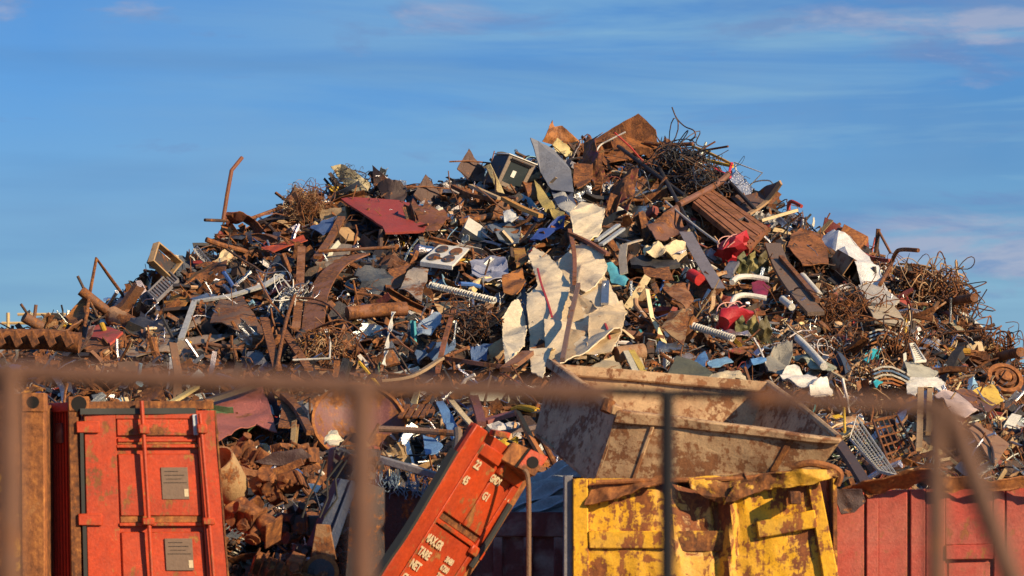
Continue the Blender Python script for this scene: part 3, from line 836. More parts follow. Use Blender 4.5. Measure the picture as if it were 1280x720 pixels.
# ------------------------------------------------------------------ yellow bin
def yellow_bin():
    q = Q(G(716, 598, 23.0), G(1016, 598, 23.0), G(1075, 925, 23.0), G(716, 925, 23.0))
    t = thing('scrap_bin', 'dented yellow steel bin with rust patches and a torn bent rim under the skip', 'bin', Vector((q.p(.5, 1).x, 23.0, 0)))
    LM.append(('the yellow bin', 880, 650)); TAKEN.append((870, 650, 100))
    v = lambda py: (py - 598) / 327.0
    # crushed front sheet: a grid with real dents
    nu, nv = 64, 60; V = []; Fc = []
    for j in range(nv + 1):
        for i in range(nu + 1):
            u, w_ = i / nu, j / nv
            d = -.012 + .02 * noise.noise(Vector((u * 6, w_ * 5, 1))) + .012 * noise.noise(Vector((u * 22, w_ * 20, 1)))
            top = max(0, 1 - w_ / .22)
            # the middle third is pushed in, with two hard creases
            c = max(0, 1 - abs(u - .52) / .18)
            d -= .17 * c * (max(0, 1 - w_ / .55)) ** 1.2
            d += .09 * max(0, 1 - abs(u - .40 - .05 * w_) / .035) * max(0, 1 - w_ / .5)
            d += .11 * max(0, 1 - abs(u - .655 + .12 * w_) / .03) * max(0, 1 - w_ / .6)
            d -= .10 * max(0, 1 - abs(u - .60 + .10 * w_) / .03) * max(0, 1 - w_ / .6)
            p = q.p(u, w_ + (.05 * c * (1 - w_) if w_ < .3 else 0), d)
            V.append(tuple(p))
    m = nu + 1
    Fc = [(j*m+i, (j+1)*m+i, (j+1)*m+i+1, j*m+i+1) for j in range(nv) for i in range(nu)]
    V2, F2 = thicken(V, Fc, .008)
    fs = pmesh('front_sheet', (V2, F2), YELLOWV, t, sharp=25)
    tt = np.empty((len(V2), 4), np.float32)
    for k in range(len(V2)):
        kk = k % len(V); u = (kk % m) / nu; w_ = (kk // m) / nv
        c = max(0, 1 - abs(u - .5 + .08 * noise.noise(Vector((u * 9, w_ * 9, 2)))) / .22); c = .75 * c * max(0, 1 - w_ * 1.3 + .5 * noise.noise(Vector((u * 12, w_ * 7, 5))))
        tt[k, :3] = np.array((.80, .42, .012)) * (1 - c) + np.array((.46, .27, .12)) * c
        tt[k, 3] = .60 + .20 * c + .07 * max(0, 1 - w_ / .2)
    set_tint(fs.data, tt, 0, .35)
    m = MB(); q.box(m, .0, .062, 0, 1, -.08, .02); reparent(m, 'corner_post', YELLOW, t, .008)
    qr = Q(G(1008, 598, 22.985), G(1024, 598, 22.985), G(1088, 925, 22.985), G(1063, 925, 22.985))
    m = MB(); qr.box(m, 0, 1, 0, 1, -.06, .015); reparent(m, 'corner_post', YELLOW, t, .008)
    def wall(a, b, n):
        qq = Q(a[0], a[1], b[1], b[0]); m = MB(); qq.box(m, 0, 1, 0, 1, -.03, 0, nu=2, nv=4); return reparent(m, n, SKIPM if n == 'side_wall' else MAROON, t, 0)
    B = Vector((0, 1.7, 0))
    tl, tr, br, bl = q.c
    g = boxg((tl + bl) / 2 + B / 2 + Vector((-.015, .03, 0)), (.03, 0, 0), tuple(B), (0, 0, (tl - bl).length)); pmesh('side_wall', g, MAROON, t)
    g = boxg((tr + br) / 2 + B / 2 + Vector((.0, .03, 0)), (.03, 0, 0), tuple(B), (0, 0, (tr - br).length)); pmesh('side_wall', g, YELLOW_RUST, t)
    g = boxg((tl + tr) / 2 + B + Vector((0, 0, -1.0)), ((tr - tl).x, 0, 0), (0, .03, 0), (0, 0, 2.0)); pmesh('back_wall', g, YELLOW_RUST, t)
    m = MB(); q.box(m, -.035, -.001, -.01, 1, -.5, -.02); reparent(m, 'side_flange', BLUEGREY2, t, .004)  # grey colour stands in for shade on this side of the yellow bin
    # rails
    m = MB(); q.box(m, .062, .375, v(664), v(686), -.03, .035, nu=10, amp=.02); reparent(m, 'cross_rail', YELLOW, t, .008)
    m = MB(); q.box(m, .375, .625, v(664), v(690), -.16, -.055, nu=14, amp=.06); reparent(m, 'cross_rail', YELLOW_RUST, t, .006)
    qx = Q(G(945, 652, 22.98), G(1018, 637, 22.98), G(1021, 659, 22.98), G(948, 673, 22.98))
    m = MB(); qx.box(m, 0, 1, 0, 1, -.03, .03, nu=6, amp=.01); reparent(m, 'cross_rail', YELLOW, t, .008)
    m = MB(); q.box(m, .062, .99, v(770), v(792), -.03, .045, nu=10, amp=.02); reparent(m, 'cross_rail', YELLOW, t, .008)
    # bracket
    qb = Q(G(985, 614, 22.9), G(999, 614, 22.9), G(1000, 632, 22.9), G(986, 632, 22.9))
    m = MB(); qb.box(m, 0, 1, 0, .9, -.05, .12, amp=.01); reparent(m, 'bracket', RUST, t, .008)
    # torn rim, three bent lengths
    plate('torn_rim', None, None, [(730, 632, .0), (744, 604, .05), (790, 604, .0), (826, 592, .0), (830, 603, -.08), (800, 612, -.10), (764, 626, -.08)], ((.50, .24, .05), .62, .25), Y=22.96, parent=t, amp=.025, freq=3, crease=.05, cuts=4, mat=RUSTO)
    plate('torn_rim', None, None, [(860, 598, 0), (930, 592, 0), (937, 604, -.08), (918, 622, -.05), (900, 630, .0), (878, 618, -.05), (864, 610, -.05)], ((.50, .30, .04), .6, .25), Y=22.95, parent=t, amp=.03, freq=4, crease=.06, cuts=4, mat=YELLOW_RUST)
    plate('torn_rim', None, None, [(905, 632, 0), (920, 606, -.05), (960, 592, -.06), (1045, 586, -.08), (1048, 596, -.1), (1010, 606, -.08), (955, 612, -.05), (925, 622, -.05)], ((.5, .25, .03), .6, .25), Y=22.95, parent=t, amp=.04, freq=4, crease=.08, cuts=4, mat=YELLOW_RUST)
    # rolled lip
    P = [(745, 603), (800, 601), (860, 600), (925, 598), (960, 594), (1000, 590), (1036, 589)]
    tube('rolled_lip', None, None, [(a, b, -.0) for a, b in P], .020, ((.45, .15, .03), .7, .2), Y=22.95, parent=t, mat=RUSTO)
    tube('rolled_lip', None, None, [(990, 585, 0), (1010, 579, -.05), (1035, 583, -.05), (1050, 592, -.05), (1046, 606, -.02)], .03, ((.35, .12, .03), .8, .2), Y=22.95, parent=t, mat=RUSTO)
YELLOWV = weathered('rusting_yellow_paint', None, scale=2.2, w1=.42, w2=.40, streak=1.5, bump=.4, grime=.5, rust_cols=[(0.3, (0.05, 0.02, 0.012)), (0.5, (0.17, 0.05, 0.02)), (0.7, (0.42, 0.15, 0.03))])
BLUEGREY2 = weathered('grey_paint_and_flange_shade', (0.20, 0.19, 0.20), rust=0.3, scale=2, gloss=0.2)
yellow_bin()

# ------------------------------------------------------------------ bare skip lying on the yellow bin
def skip():
    A = G(772, 514, 23.2); B = G(1049, 549, 23.0)       # front rim
    A2 = G(692, 457, 24.75); B2 = G(960, 480, 24.75)    # back rim
    Cc = G(742, 604, 23.32); Dd = G(1022, 586, 23.12); C2 = G(668, 540, 24.6); D2 = G(930, 560, 24.7)
    t = thing('skip', 'empty bare steel skip with brown stains, tipped on top of the yellow bin', 'skip', (A + B + Cc + Dd) / 4)
    LM.append(('the bare steel skip', 880, 545)); TAKEN.append((870, 540, 130)); TAKEN.append((740, 530, 60)); TAKEN.append((990, 540, 50))
    qf = Q(A, B, Dd, Cc)
    nu, nv = 30, 12
    m = MB(); qf.box(m, 0, 1, .05, 1, -.02, 0, nu=24, nv=8, amp=.03); reparent(m, 'front_wall', SKIPM, t, 0)
    m = MB(); qf.box(m, -.005, 1.01, -.03, .15, -.04, .035, nu=40, amp=.045); reparent(m, 'front_rim', SKIPM, t, .012)
    for a, b in ((.165, .185), (.78, .815)):
        m = MB(); qf.box(m, a, b, 0.15, 1.0, 0, .02, nv=6, amp=.012); reparent(m, 'rib', RUSTM if a > .5 else SKIPM, t, .008)
    ql = Q(A2, A, Cc, C2)
    m = MB(); ql.box(m, 0, 1, .0, 1, -.02, .0, nu=10, nv=10, amp=.05); reparent(m, 'end_wall', SKIPM, t, 0)
    m = MB(); ql.box(m, -.03, 1.02, -.07, .06, -.03, .06, nu=8, amp=.02); reparent(m, 'end_rim', SKIPM, t, .01)
    qb = Q(A2, B2, D2, C2)
    m = MB(); qb.box(m, 0, 1, 0, 1, -.03, 0, nu=24, nv=6, amp=.03); reparent(m, 'back_wall', SKIPM, t, 0)
    m = MB(); qb.box(m, .0, 1.0, -.02, .14, .0, .05, nu=18, amp=.02); reparent(m, 'back_rim', SKIPM, t, .01)
    qr = Q(B2, B, Dd, D2)
    m = MB(); qr.box(m, 0, 1, 0, 1, -.02, .0, nu=8, nv=6, amp=.03); reparent(m, 'end_wall', SKIPM, t, 0)
    tube('end_rim', None, None, [(960, 479, 24.75), (1005, 512, 23.9), (1049, 548, 23.02)], .03, 'rust-brown', Y=0, parent=t, mat=SKIPM)
    qd = Q(C2, D2, Dd, Cc)
    m = MB(); qd.box(m, 0, 1, 0, 1, -.03, 0, nu=4, nv=4); reparent(m, 'floor', SKIPM, t, 0)
    # hook plate hanging at the lower corner
    qh = Q(G(738, 592, 23.45), G(754, 590, 23.45), G(752, 622, 23.5), G(736, 622, 23.5))
    m = MB(); qh.box(m, 0, 1, 0, 1, -.03, .04, amp=.03, nu=3, nv=3); reparent(m, 'hook_plate', RUST, t, .006)
    g = tubeq(ql, [(.98, -.1, .08), (1.0, .06, .1)], .05); pmesh('pin', g, RUST, t)
RUSTM = weathered('rib_rust', (0.30, 0.13, 0.06), rust=0.7, scale=3, gloss=0.2)
skip()

# ------------------------------------------------------------------ red bin
def red_bin():
    q = Q(G(1038, 614, 23.3), G(1420, 606, 23.3), G(1420, 925, 23.3), G(1038, 925, 23.3))
    t = thing('scrap_bin', 'faded red steel bin with upright grooves and a bent rusty top edge', 'bin', Vector((q.p(.3, 1).x, 23.3, 0)))
    LM.append(('the red bin', 1160, 660)); TAKEN.append((1150, 670, 90))
    U = lambda px: (px - 1038) / 382.0
    v = lambda py: (py - 614) / 311.0
    m = MB(); q.box(m, 0, 1, 0, 1, -.08, -.03); reparent(m, 'front_sheet', REDP, t, 0)
    edges = [1038, 1080.5, 1099, 1134, 1157, 1180, 1186]
    for a, b, w in ((1038, 1080, 0), (1083, 1098, .012), (1098, 1134, .0), (1138, 1156, .014), (1157, 1182, 0)):
        m = MB(); q.box(m, U(a), U(b), .0, 1, -.03, w, nu=4, nv=12, amp=.014); reparent(m, 'front_panel', REDP, t, .006)
    m = MB(); q.box(m, U(1182), U(1241), 0, v(684), -.03, .0, nu=5, nv=6, amp=.02); reparent(m, 'front_panel', REDP, t, .006)
    m = MB(); q.box(m, U(1182), U(1241), v(684), v(702), -.03, .02, nu=5, amp=.012); reparent(m, 'cross_rail', REDP, t, .006)
    m = MB(); q.box(m, U(1186), U(1238), v(706), v(880), -.04, -.02, nu=5, nv=6, amp=.02); reparent(m, 'front_panel', REDP, t, .006)
    for a, b in ((1242, 1256), (1258, 1300), (1303, 1350), (1353, 1420)):
        m = MB(); q.box(m, U(a), U(b), .0, 1, -.03, .0, nu=4, nv=12, amp=.02); reparent(m, 'front_panel', REDP, t, .006)
    for x in (1038, 1420):
        u = U(x); a = q.p(u, .5)
        g = boxg((a.x, 23.3 + .95, 1.05), (.04, 0, 0), (0, 1.8, 0), (0, 0, 2.05)); pmesh('side_wall', g, REDP, t)
    a = q.p(.5, .5); g = boxg((a.x, 25.2, .95), (2.4, 0, 0), (0, .03, 0), (0, 0, 1.85)); pmesh('back_wall', g, MAROON, t)
    plate('bent_rim', None, None, [(1044, 612, 0), (1085, 607, -.15), (1150, 586, -.28), (1162, 584, -.28), (1175, 598, -.1), (1150, 604, -.03), (1092, 618, 0), (1086, 622, 0), (1080, 614, 0)], ((.42, .12, .03), .7, .2), Y=23.25, parent=t, amp=.05, freq=3, crease=.05, cuts=4, mat=RUSTO)
    plate('bent_rim', None, None, [(1150, 600, .1), (1165, 588, -.02), (1240, 600, -.1), (1430, 598, -.12), (1430, 612, -.1), (1240, 613, -.05), (1190, 612, 0)], ((.42, .12, .03), .7, .2), Y=23.22, parent=t, amp=.05, freq=3, crease=.05, cuts=4, mat=RUSTO)
    plate('torn_flap', None, None, [(1044, 612, -.05), (1078, 612, -.1), (1082, 626, -.1), (1068, 640, -.1), (1052, 642, -.1), (1046, 626, -.05)], ((.07, .04, .04), .3, .2), Y=23.22, parent=t, amp=.03, freq=5, cuts=3)
red_bin()

# ------------------------------------------------------------------ maroon bin and blue sheets behind, steel pole in front
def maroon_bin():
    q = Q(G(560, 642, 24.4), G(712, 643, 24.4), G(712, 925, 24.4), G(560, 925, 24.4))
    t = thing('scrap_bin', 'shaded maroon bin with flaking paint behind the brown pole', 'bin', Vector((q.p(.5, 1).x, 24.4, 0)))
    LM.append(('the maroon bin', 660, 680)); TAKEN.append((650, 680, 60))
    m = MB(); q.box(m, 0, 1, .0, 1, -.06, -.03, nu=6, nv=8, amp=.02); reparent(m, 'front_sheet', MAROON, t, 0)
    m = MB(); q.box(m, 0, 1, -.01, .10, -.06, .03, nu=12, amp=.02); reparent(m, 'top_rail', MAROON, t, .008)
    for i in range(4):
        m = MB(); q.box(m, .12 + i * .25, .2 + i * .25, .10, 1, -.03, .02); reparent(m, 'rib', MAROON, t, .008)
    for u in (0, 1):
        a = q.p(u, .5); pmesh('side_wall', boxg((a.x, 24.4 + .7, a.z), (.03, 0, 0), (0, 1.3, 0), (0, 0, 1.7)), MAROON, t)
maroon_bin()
def sheets():
    g0 = 'crumpled blue-grey corrugated sheets behind the maroon bin'
    for i, (a, b, c, d, lab) in enumerate((
        ((640, 607), (722, 570), (728, 604), (636, 642), 'blue-grey corrugated sheet, uppermost of the leaning pile behind the maroon bin'),
        ((624, 628), (726, 588), (728, 622), (640, 655), 'blue-grey corrugated sheet, middle one of the pile behind the maroon bin'),
        ((612, 648), (724, 612), (724, 650), (618, 668), 'blue-grey corrugated sheet, lowest of the pile behind the maroon bin'))):
        qq = Q(at(*a, 25.1 - .12 * i), at(*b, 25.3 - .12 * i), at(*c, 24.9 - .12 * i), at(*d, 24.8 - .12 * i))
        nu, nv = 24, 24; V = []
        for j in range(nv + 1):
            for k in range(nu + 1):
                u, w = k / nu, j / nv
                V.append(tuple(qq.p(u, w, .035 * math.sin(w * 20 + math.sin(u * 3 + i)) + .06 * noise.noise(Vector((u * 3, w * 3, i * 4))))))
        m = nu + 1; Fc = [(j*m+i_, (j+1)*m+i_, (j+1)*m+i_+1, j*m+i_+1) for j in range(nv) for i_ in range(nu)]
        V, Fc = thicken(V, Fc, .006)
        tag(newmesh('corrugated_sheet', V, Fc, BLUEGREY, sharp=50), lab, 'metal sheet', g0)
    TAKEN.append((680, 620, 40))
sheets()
tube('steel_pole', 'upright thin brown pole in front of the maroon bin', 'pole', [(655, 587, 0), (660, 600, 0), (661, 660, 0), (660, 925, 0)], .019, ((.20, .11, .06), .4, .2), Y=22.3)

# ------------------------------------------------------------------ fence near the camera (out of focus)
def fence():
    t = thing('tube_fence', 'blurred brown tubular fence close to the camera, with a slanting brace', 'fence', (0, 2.6, 0))
    LM.append(('the brown fence', 450, 600))
    Yf = 2.6
    def fp(name, pts, r, Y=Yf, mat=FENCEM, par=t):
        return tube(name, None, None, [(a, b, 0) for a, b in pts], r, Y=Y, parent=par, mat=mat, smooth=False, k=12)
    fp('rail', [(-420, 448), (12, 465)], .0095)
    fp('rail', [(12, 465), (450, 484)], .0105); fp('rail', [(450, 484), (760, 492)], .0095)
    fp('rail', [(940, 497), (1178, 510)], .0080)
    gz = lambda px: [(px, 480), (px - 2, 1600), (px - 4, 3780)]
    fp('post', [(12, 455), (10, 1600), (8, 3780)], .0125); fp('post', [(452, 484), (448, 1600), (446, 3780)], .0118)
    fp('post', [(1170, 500), (1170, 1600), (1170, 3780)], .0100); fp('brace', [(1184, 508), (1265, 725), (1440, 1200)], .0115)
    t2 = thing('tube_fence', 'dark T-shaped fence post and rail between the brown rails', 'fence', (1.0, 5.0, 0))
    LM.append(('the dark fence post', 835, 600))
    fp('rail', [(725, 487), (835, 492), (965, 494)], .0078, 5.0, DARKM, t2)
    fp('post', [(834, 492), (834, 1000), (834, 2200)], .0120, 5.0, DARKM, t2)
fence()
# ------------------------------------------------------------------ hand placed scrap on the heap
RB, OB, DB, BK, BB, GY, PG, WH, CR, TN = 'rust-brown', 'orange-brown', 'dark brown', 'blackened', 'blue-black', 'grey', 'pale grey', 'white', 'cream', 'tan'
T_ = tube
NM = {'box': 'rusted_box', 'panel': 'dented_cladding', 'can': 'metal_can', 'foam': 'foam_lump', 'plastic': 'plastic_sheet', 'plate': 'steel_plate', 'slab': 'flat_slab', 'board': 'flat_board', 'scrap': 'torn_scrap', 'lid': 'drum_lid', 'hood': 'metal_hood'}
def S(name, label, cat, *a, **k):
    if name == 'metal_sheet' and cat in NM: name = NM[cat]
    return plate(name, label, cat, *a, **k)
# --- far left shoulder
T_('bent_rod', 'thin rusty rod bent into a tall pointed peak above the left shoulder of the heap', 'rod', [(105, 413), (112, 368), (120.5, 323), (137, 346), (156, 372)], .022, OB, ref='the peaked rod', smooth=False)
T_('metal_rod', 'straight dark rod leaning across the peaked rod', 'rod', [(97, 345), (122, 396)], .018, DB)
T_('pipe', 'short thick rusty pipe with an open end beside the peaked rod', 'pipe', [(101, 363), (136, 391)], .065, RB, k=12, ref='the short thick pipe')
S('steel_plate', 'orange rusted plate standing on edge at the left foot of the heap', 'plate', [(74, 423), (78, 402), (103, 373), (110, 377, -.1), (98, 415, -.1)], ((.42, .16, .03), .6, .2), ref='the orange standing plate', amp=.02)
S('steel_plate', 'slim orange plate behind the standing orange plate and under the peaked rod', 'plate', [(92, 412), (108, 374), (113, 378, -.1), (104, 418)], ((.42, .16, .03), .7, .2), amp=.02)
def red_box():
    q = Q(D(88, 428, .6), D(122, 404, .4), D(157, 417, .8), D(124, 440, 1.0))
    t = thing('metal_box', 'dented red metal box with rust-brown sides at the left foot of the heap', 'box', q.p(.5, .5)); mark('the dented red box', [(88, 428), (157, 417)])
    m = MB(); q.box(m, .0, 1, .0, 1, -.22, -.02, nu=6, nv=6, amp=.04); reparent(m, 'shell', RUST, t, 0)
    m = MB(); q.box(m, .45, .97, .08, .95, -.02, .01, nu=6, nv=6, amp=.03); reparent(m, 'lid', REDP, t, 0)
red_box()
T_('metal_rod', 'thin dark rod tilted against a pipe stub on the far left skyline', 'rod', [(26, 380), (41, 402)], .018, DB)
T_('metal_rod', 'short brown rod standing beside a pipe stub on the far left skyline', 'rod', [(45, 381), (42, 404)], .022, RB)
T_('pipe', 'stub of rusty pipe with an open dark end on the far left skyline', 'pipe', [(30, 396), (52, 409)], .07, RB, k=12, ref='the pipe stub on the far left skyline')
S('metal_sheet', 'blue-black plate tipped up beside the peaked rod', 'metal sheet', [(134, 396), (152, 368), (180, 362), (160, 388)], ((.03, .04, .08), .2, .5), ref='the blue-black plate')
S('metal_sheet', 'dark steel sheet folded like a tent above the long grey strips', 'metal sheet', [(158, 414), (176, 388, -.2), (214, 405), (195, 424)], ((.045, .05, .07), .3, .4), crease=.12)
def tray():
    t = thing('metal_tray', 'dark shallow tray with a tan edge sticking up on the left skyline', 'tray', D(203, 326, .7)); mark('the upturned tray', [(185, 328), (222, 330)])
    q = Q(D(191, 304, .7), D(222, 330, .4), D(206, 349, .7), D(184, 328, 1.0))
    m = MB(); q.box(m, .05, .95, .05, .95, -.02, .0, nu=4, nv=4, amp=.03); reparent(m, 'base', SCRAPD, t, 0)
    m = MB(); q.box(m, 0, .05, 0, 1, 0, .09); q.box(m, .95, 1, 0, 1, 0, .09); q.box(m, .05, .95, 0, .06, 0, .09); q.box(m, .05, .95, .94, 1, 0, .09); reparent(m, 'edge', TANM, t, .004)
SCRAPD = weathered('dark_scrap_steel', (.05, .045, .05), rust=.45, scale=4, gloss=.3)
TANM = weathered('tan_scrap_steel', (.42, .27, .13), rust=.45, scale=4, gloss=.2)
CREAMM = weathered('cream_scraped_metal', scale=3.2, w1=.36, w2=.54, streak=.4, bump=.5, grime=.42)
WHITEM = weathered('white_enamel', (.72, .70, .63), rust=.12, scale=5, gloss=.55, grime=.35)
OVENM = weathered('brown_grey_enamel', (.20, .15, .11), rust=.25, scale=5, gloss=.4)
GREYM = weathered('grey_enamel', (.36, .34, .31), rust=.2, scale=4, gloss=.4)
tray()
def louvre(name, label, p, mat, n, ref, lift=.7, fr=None):
    a, b, c, d = p
    q = Q(D(*a, lift), D(*b, lift), D(*c, lift + .15), D(*d, lift + .15))
    t = thing(name, label, 'grille', q.p(.5, .5)); mark(ref, p)
    m = MB(); q.box(m, 0, .05, 0, 1, -.02, .03); q.box(m, .95, 1, 0, 1, -.02, .03); q.box(m, .05, .95, 0, .05, -.02, .03); q.box(m, .05, .95, .95, 1, -.02, .03); reparent(m, 'frame', fr or mat, t, .003)
    m = MB()
    for i in range(n):
        v0 = .07 + .88 * i / n; q.box(m, .05, .95, v0, v0 + .5 * .88 / n, -.01, .012)
    reparent(m, 'slats', mat, t, 0)
louvre('metal_grille', 'blue-black louvred grille leaning below the upturned tray', [(212, 340), (224, 351), (196, 378), (184, 367)], BLUEGREY2, 9, 'the louvred grille')
S('steel_girder', 'bent orange-brown flat beam just below the louvred grille', 'beam', [(204, 376), (233, 361), (240, 374), (214, 388)], ((.45, .20, .04), .5, .2), ref='the bent orange beam')
S('metal_sheet', 'curled rust-brown sheet beside the bent orange beam', 'metal sheet', [(233, 353), (247, 340, -.2), (264, 331), (284, 336), (272, 368), (238, 378, -.1)], RB, crease=.15, ref='the curled brown sheet', amp=.06)
strip('gutter', 'long silvery gutter bent down at its end under the curled brown sheet', 'gutter', [(226, 424), (232, 408), (243, 377), (288, 370), (330, 357), (356, 342)], .07, ((.50, .50, .48), .08, .6), th=.03, lift=.75, smooth=False, ref='the bent silvery gutter')
for p, l in (([(168, 434), (218, 410), (250, 398), (252, 406), (224, 420), (180, 438)], 'long pale flattened sheet lying beneath the silvery gutter'),
             ([(150, 437), (200, 428), (290, 414), (296, 421), (240, 432), (160, 446)], 'long brown flat sheet lying at the bottom of the left slope')):
    S('metal_sheet', l, 'metal sheet', p, ((.30, .22, .16), .4, .3), ref=None, amp=.03)
S('metal_sheet', 'square rust-brown plate with a dented corner below the silvery gutter', 'metal sheet', [(262, 402), (274, 372), (303, 370, .1), (330, 412, .1), (326, 424)], ((.17, .09, .05), .5, .2), lift=.8, ref='the square brown plate', crease=.03)
T_('bent_pole', 'tall thin rusty pole with a bent tip rising from the left skyline', 'pole', [(279, 275), (284, 243), (289.5, 213), (302.5, 197)], .028, ((.20, .07, .035), .5, .2), smooth=False, ref='the tall bent pole')
T_('metal_rod', 'short level dark rod poking out beside the tall bent pole', 'rod', [(256, 275), (284, 276)], .022, DB)
S('metal_hood', 'rusty arched hood with a torn edge under the tall bent pole', 'metal sheet', [(279, 275, .1), (284, 266), (300, 263, -.2), (318, 275, -.25), (332, 291), (322, 293, .2), (305, 280, .2), (296, 276, .2), (284, 282, .2)], ((.22, .07, .04), .5, .25), ref='the arched hood', crease=.1)
T_('pipe', 'rusty round pipe on the skyline between the arched hood and the wire bale', 'pipe', [(314, 273), (352, 259)], .025, RB)
# --- wire bale
def bale(name, label, px, py, rad, n, c, ref, lift=.6, wire=.007, flat=.8, seed=1):
    r = random.Random(seed); m = MB(); cpt = D(px, py, lift)
    for i in range(n):
        g = g_wire(rad * r.uniform(.5, 1.05), wire * r.uniform(.3, .8), 40, r)
        M = rotm((0, 0, 1), 0, 3, r); off = np.array(cpt) + np.array([r.gauss(0, rad * .35), r.gauss(0, rad * .3), r.gauss(0, rad * .3 * flat)])
        k = c if not isinstance(c, list) else r.choice(c)
        t, ru, gl = colr(k); f = r.uniform(.6, 1.3)
        m.add(g, tuple(x * f for x in t), ru, gl, (M, off))
    o = m.build(name, SCRAP, None, tinted=True, sharp=60); tag(o, label, 'wire tangle'); mark(ref, [(px - rad * 80, py), (px + rad * 80, py)])
bale('wire_tangle', 'round bale of rusty wire on the skyline beside the arched hood', 382, 260, .40, 50, [RB, OB, TN], 'the wire bale', seed=3)
bale('wire_tangle', 'loose halo of thin dark wire on top of the cream shell', 436, 222, .30, 12, [DB, BK], 'the dark wire halo', seed=4, wire=.006)
bale('wire_tangle', 'big black tangle of cable and wire on the top right shoulder', 845, 212, .50, 90, [BK, BK, DB, BB, RB], 'the black cable tangle', seed=5, wire=.013, lift=.8)
bale('wire_tangle', 'black knot of cable hanging between the black cable tangle and the brown plank', 885, 235, .38, 40, [BK, DB, BB], None, seed=15, wire=.012, lift=.7)
bale('wire_tangle', 'rusty looping wire nest on the right slope under the hooked pipe', 1165, 362, .50, 46, [RB, OB, TN], 'the looping wire nest', seed=6, wire=.016, lift=.6)
bale('wire_tangle', 'open rusty wire loops at the edge of the right skyline', 1195, 372, .42, 16, [RB, DB], None, seed=16, wire=.012, lift=.3)
bale('wire_tangle', 'brown wire nest beside the white crushed duct', 1062, 392, .5, 26, [RB, OB, DB], 'the brown wire nest', seed=7, wire=.014, lift=.6)
bale('wire_tangle', 'rusty wire loops low on the right skyline above the wheel hub', 1245, 440, .42, 34, [RB, OB, DB], 'the low wire loops', seed=8, wire=.014, lift=.4)
bale('wire_tangle', 'rusty wire knot in the middle of the right slope', 1110, 440, .55, 26, [RB, OB, DB], 'the middle wire knot', seed=18, wire=.014, lift=.5)
bale('wire_tangle', 'spray of blackened springs and wire above the level brown pipe', 600, 415, .42, 34, [DB, DB, BK], 'the blackened spring spray', seed=9, wire=.011, lift=.6)
bale('wire_tangle', 'orange-brown wire ball inside the bent white frame', 388, 436, .26, 22, [OB, ((.6, .28, .03), .5, .2)], 'the orange wire ball', seed=10, lift=.6)
bale('wire_tangle', 'nest of pale wire handles in the middle of the left slope', 366, 376, .36, 26, [WH, PG, RB], 'the pale wire handles', seed=12, wire=.012, lift=.9)
bale('wire_tangle', 'tangle of rusty strapping below the pale wire handles', 410, 440, .45, 22, [OB, RB, TN], None, seed=13, wire=.012, lift=.8)
bale('wire_tangle', 'brown wire tangle beside the long weathered beam', 1075, 470, .4, 18, [RB, DB, TN], None, seed=14, wire=.012, lift=.6)
# --- left centre
S('car_shell', 'dull cream curved shell lying on the skyline beneath the wire halo', 'panel', [(414, 209), (426, 207), (448, 217, -.2), (464, 228), (459, 241), (440, 238, -.1), (424, 224)], ((.42, .36, .22), .35, .4), crease=.1, ref='the cream shell', amp=.04)
S('metal_sheet', 'crumpled dark sheet with a pointed tip rising on the skyline', 'metal sheet', [(465, 207), (468, 234), (486, 250), (504, 255), (509, 241, -.2), (490, 226, -.1)], ((.07, .045, .04), .4, .3), crease=.14, ref='the pointed dark sheet')
S('metal_sheet', 'broad dark red sheet with a sharp lower edge near the left skyline', 'metal sheet', [(426, 248), (441, 246), (498, 250, .2), (543, 262, .3), (530, 288), (482, 291, -.1), (478, 283, -.1)], ((.30, .04, .03), .28, .35), crease=.0, amp=.015, lift=.9, ref='the broad dark red sheet', thick=.03)
S('metal_sheet', 'brown sheet with a saw-toothed shaded edge beside the broad dark red sheet', 'metal sheet', [(500, 248), (512, 256), (516, 248), (528, 259), (532, 250), (548, 262), (556, 258), (562, 275), (545, 288), (528, 289), (520, 270)], ((.20, .07, .04), .55, .2), lift=.85, ref='the saw-toothed sheet')
def tri_hopper(px, py, s, label, ref):
    c = D(px, py, .6); t = thing('metal_hopper', label, 'hopper', c); mark(ref, [(px - 15, py), (px + 15, py + 10)])
    a = lambda x, y, z=0: np.array(c) + np.array((x * s, z * s, -y * s))
    for nm, P in (('side_panel', [a(0, -.42, .1), a(-.28, .1, -.1), a(.06, .40, .0)]), ('side_panel', [a(0, -.42, .1), a(.06, .40, .0), a(.40, .40, .1), a(.42, .1, .35)]), ('side_panel', [a(-.28, .1, -.1), a(.06, .4, 0), a(.02, .3, .5)])):
        V, Fc = polymesh([Vector(p) for p in P], 3, .02, 3, .03, 5, .012); pmesh(nm, (V, Fc), SCRAP, t, (.09, .045, .035), .45, .3)
    g = sweep([tuple(a(-.5, -.08, 0)), tuple(a(0, -.1, 0)), tuple(a(.6, -.05, .1))], circ(.022 * s)); pmesh('bar', g, SCRAP, t, (.3, .13, .06), .6, .2)
tri_hopper(586, 206, .55, 'dark triangular hopper with a bar through it on the skyline left of the oven', 'the dark triangular hopper')
tri_hopper(532, 238, .55, 'rust-brown triangular hopper on the skyline above the saw-toothed sheet', 'the brown triangular hopper')
strip('metal_strip', 'heavy curved rust-brown guard, like a mudguard, in the middle of the left slope', 'guard', [(452, 318), (425, 330), (408, 348), (396, 374), (391, 412)], .27, ((.24, .10, .055), .6, .2), th=.02, lift=1.0, ref='the curved brown guard')
T_('pipe', 'level rusty pipe just above the curved brown guard', 'pipe', [(398, 314), (494, 309)], .022, RB, lift=1.1)
strip('steel_girder', 'upright tan bar standing just left of the curved brown guard', 'beam', [(377, 310), (374, 370), (370, 412)], .10, ((.32, .14, .06), .6, .2), th=.05, lift=.9)
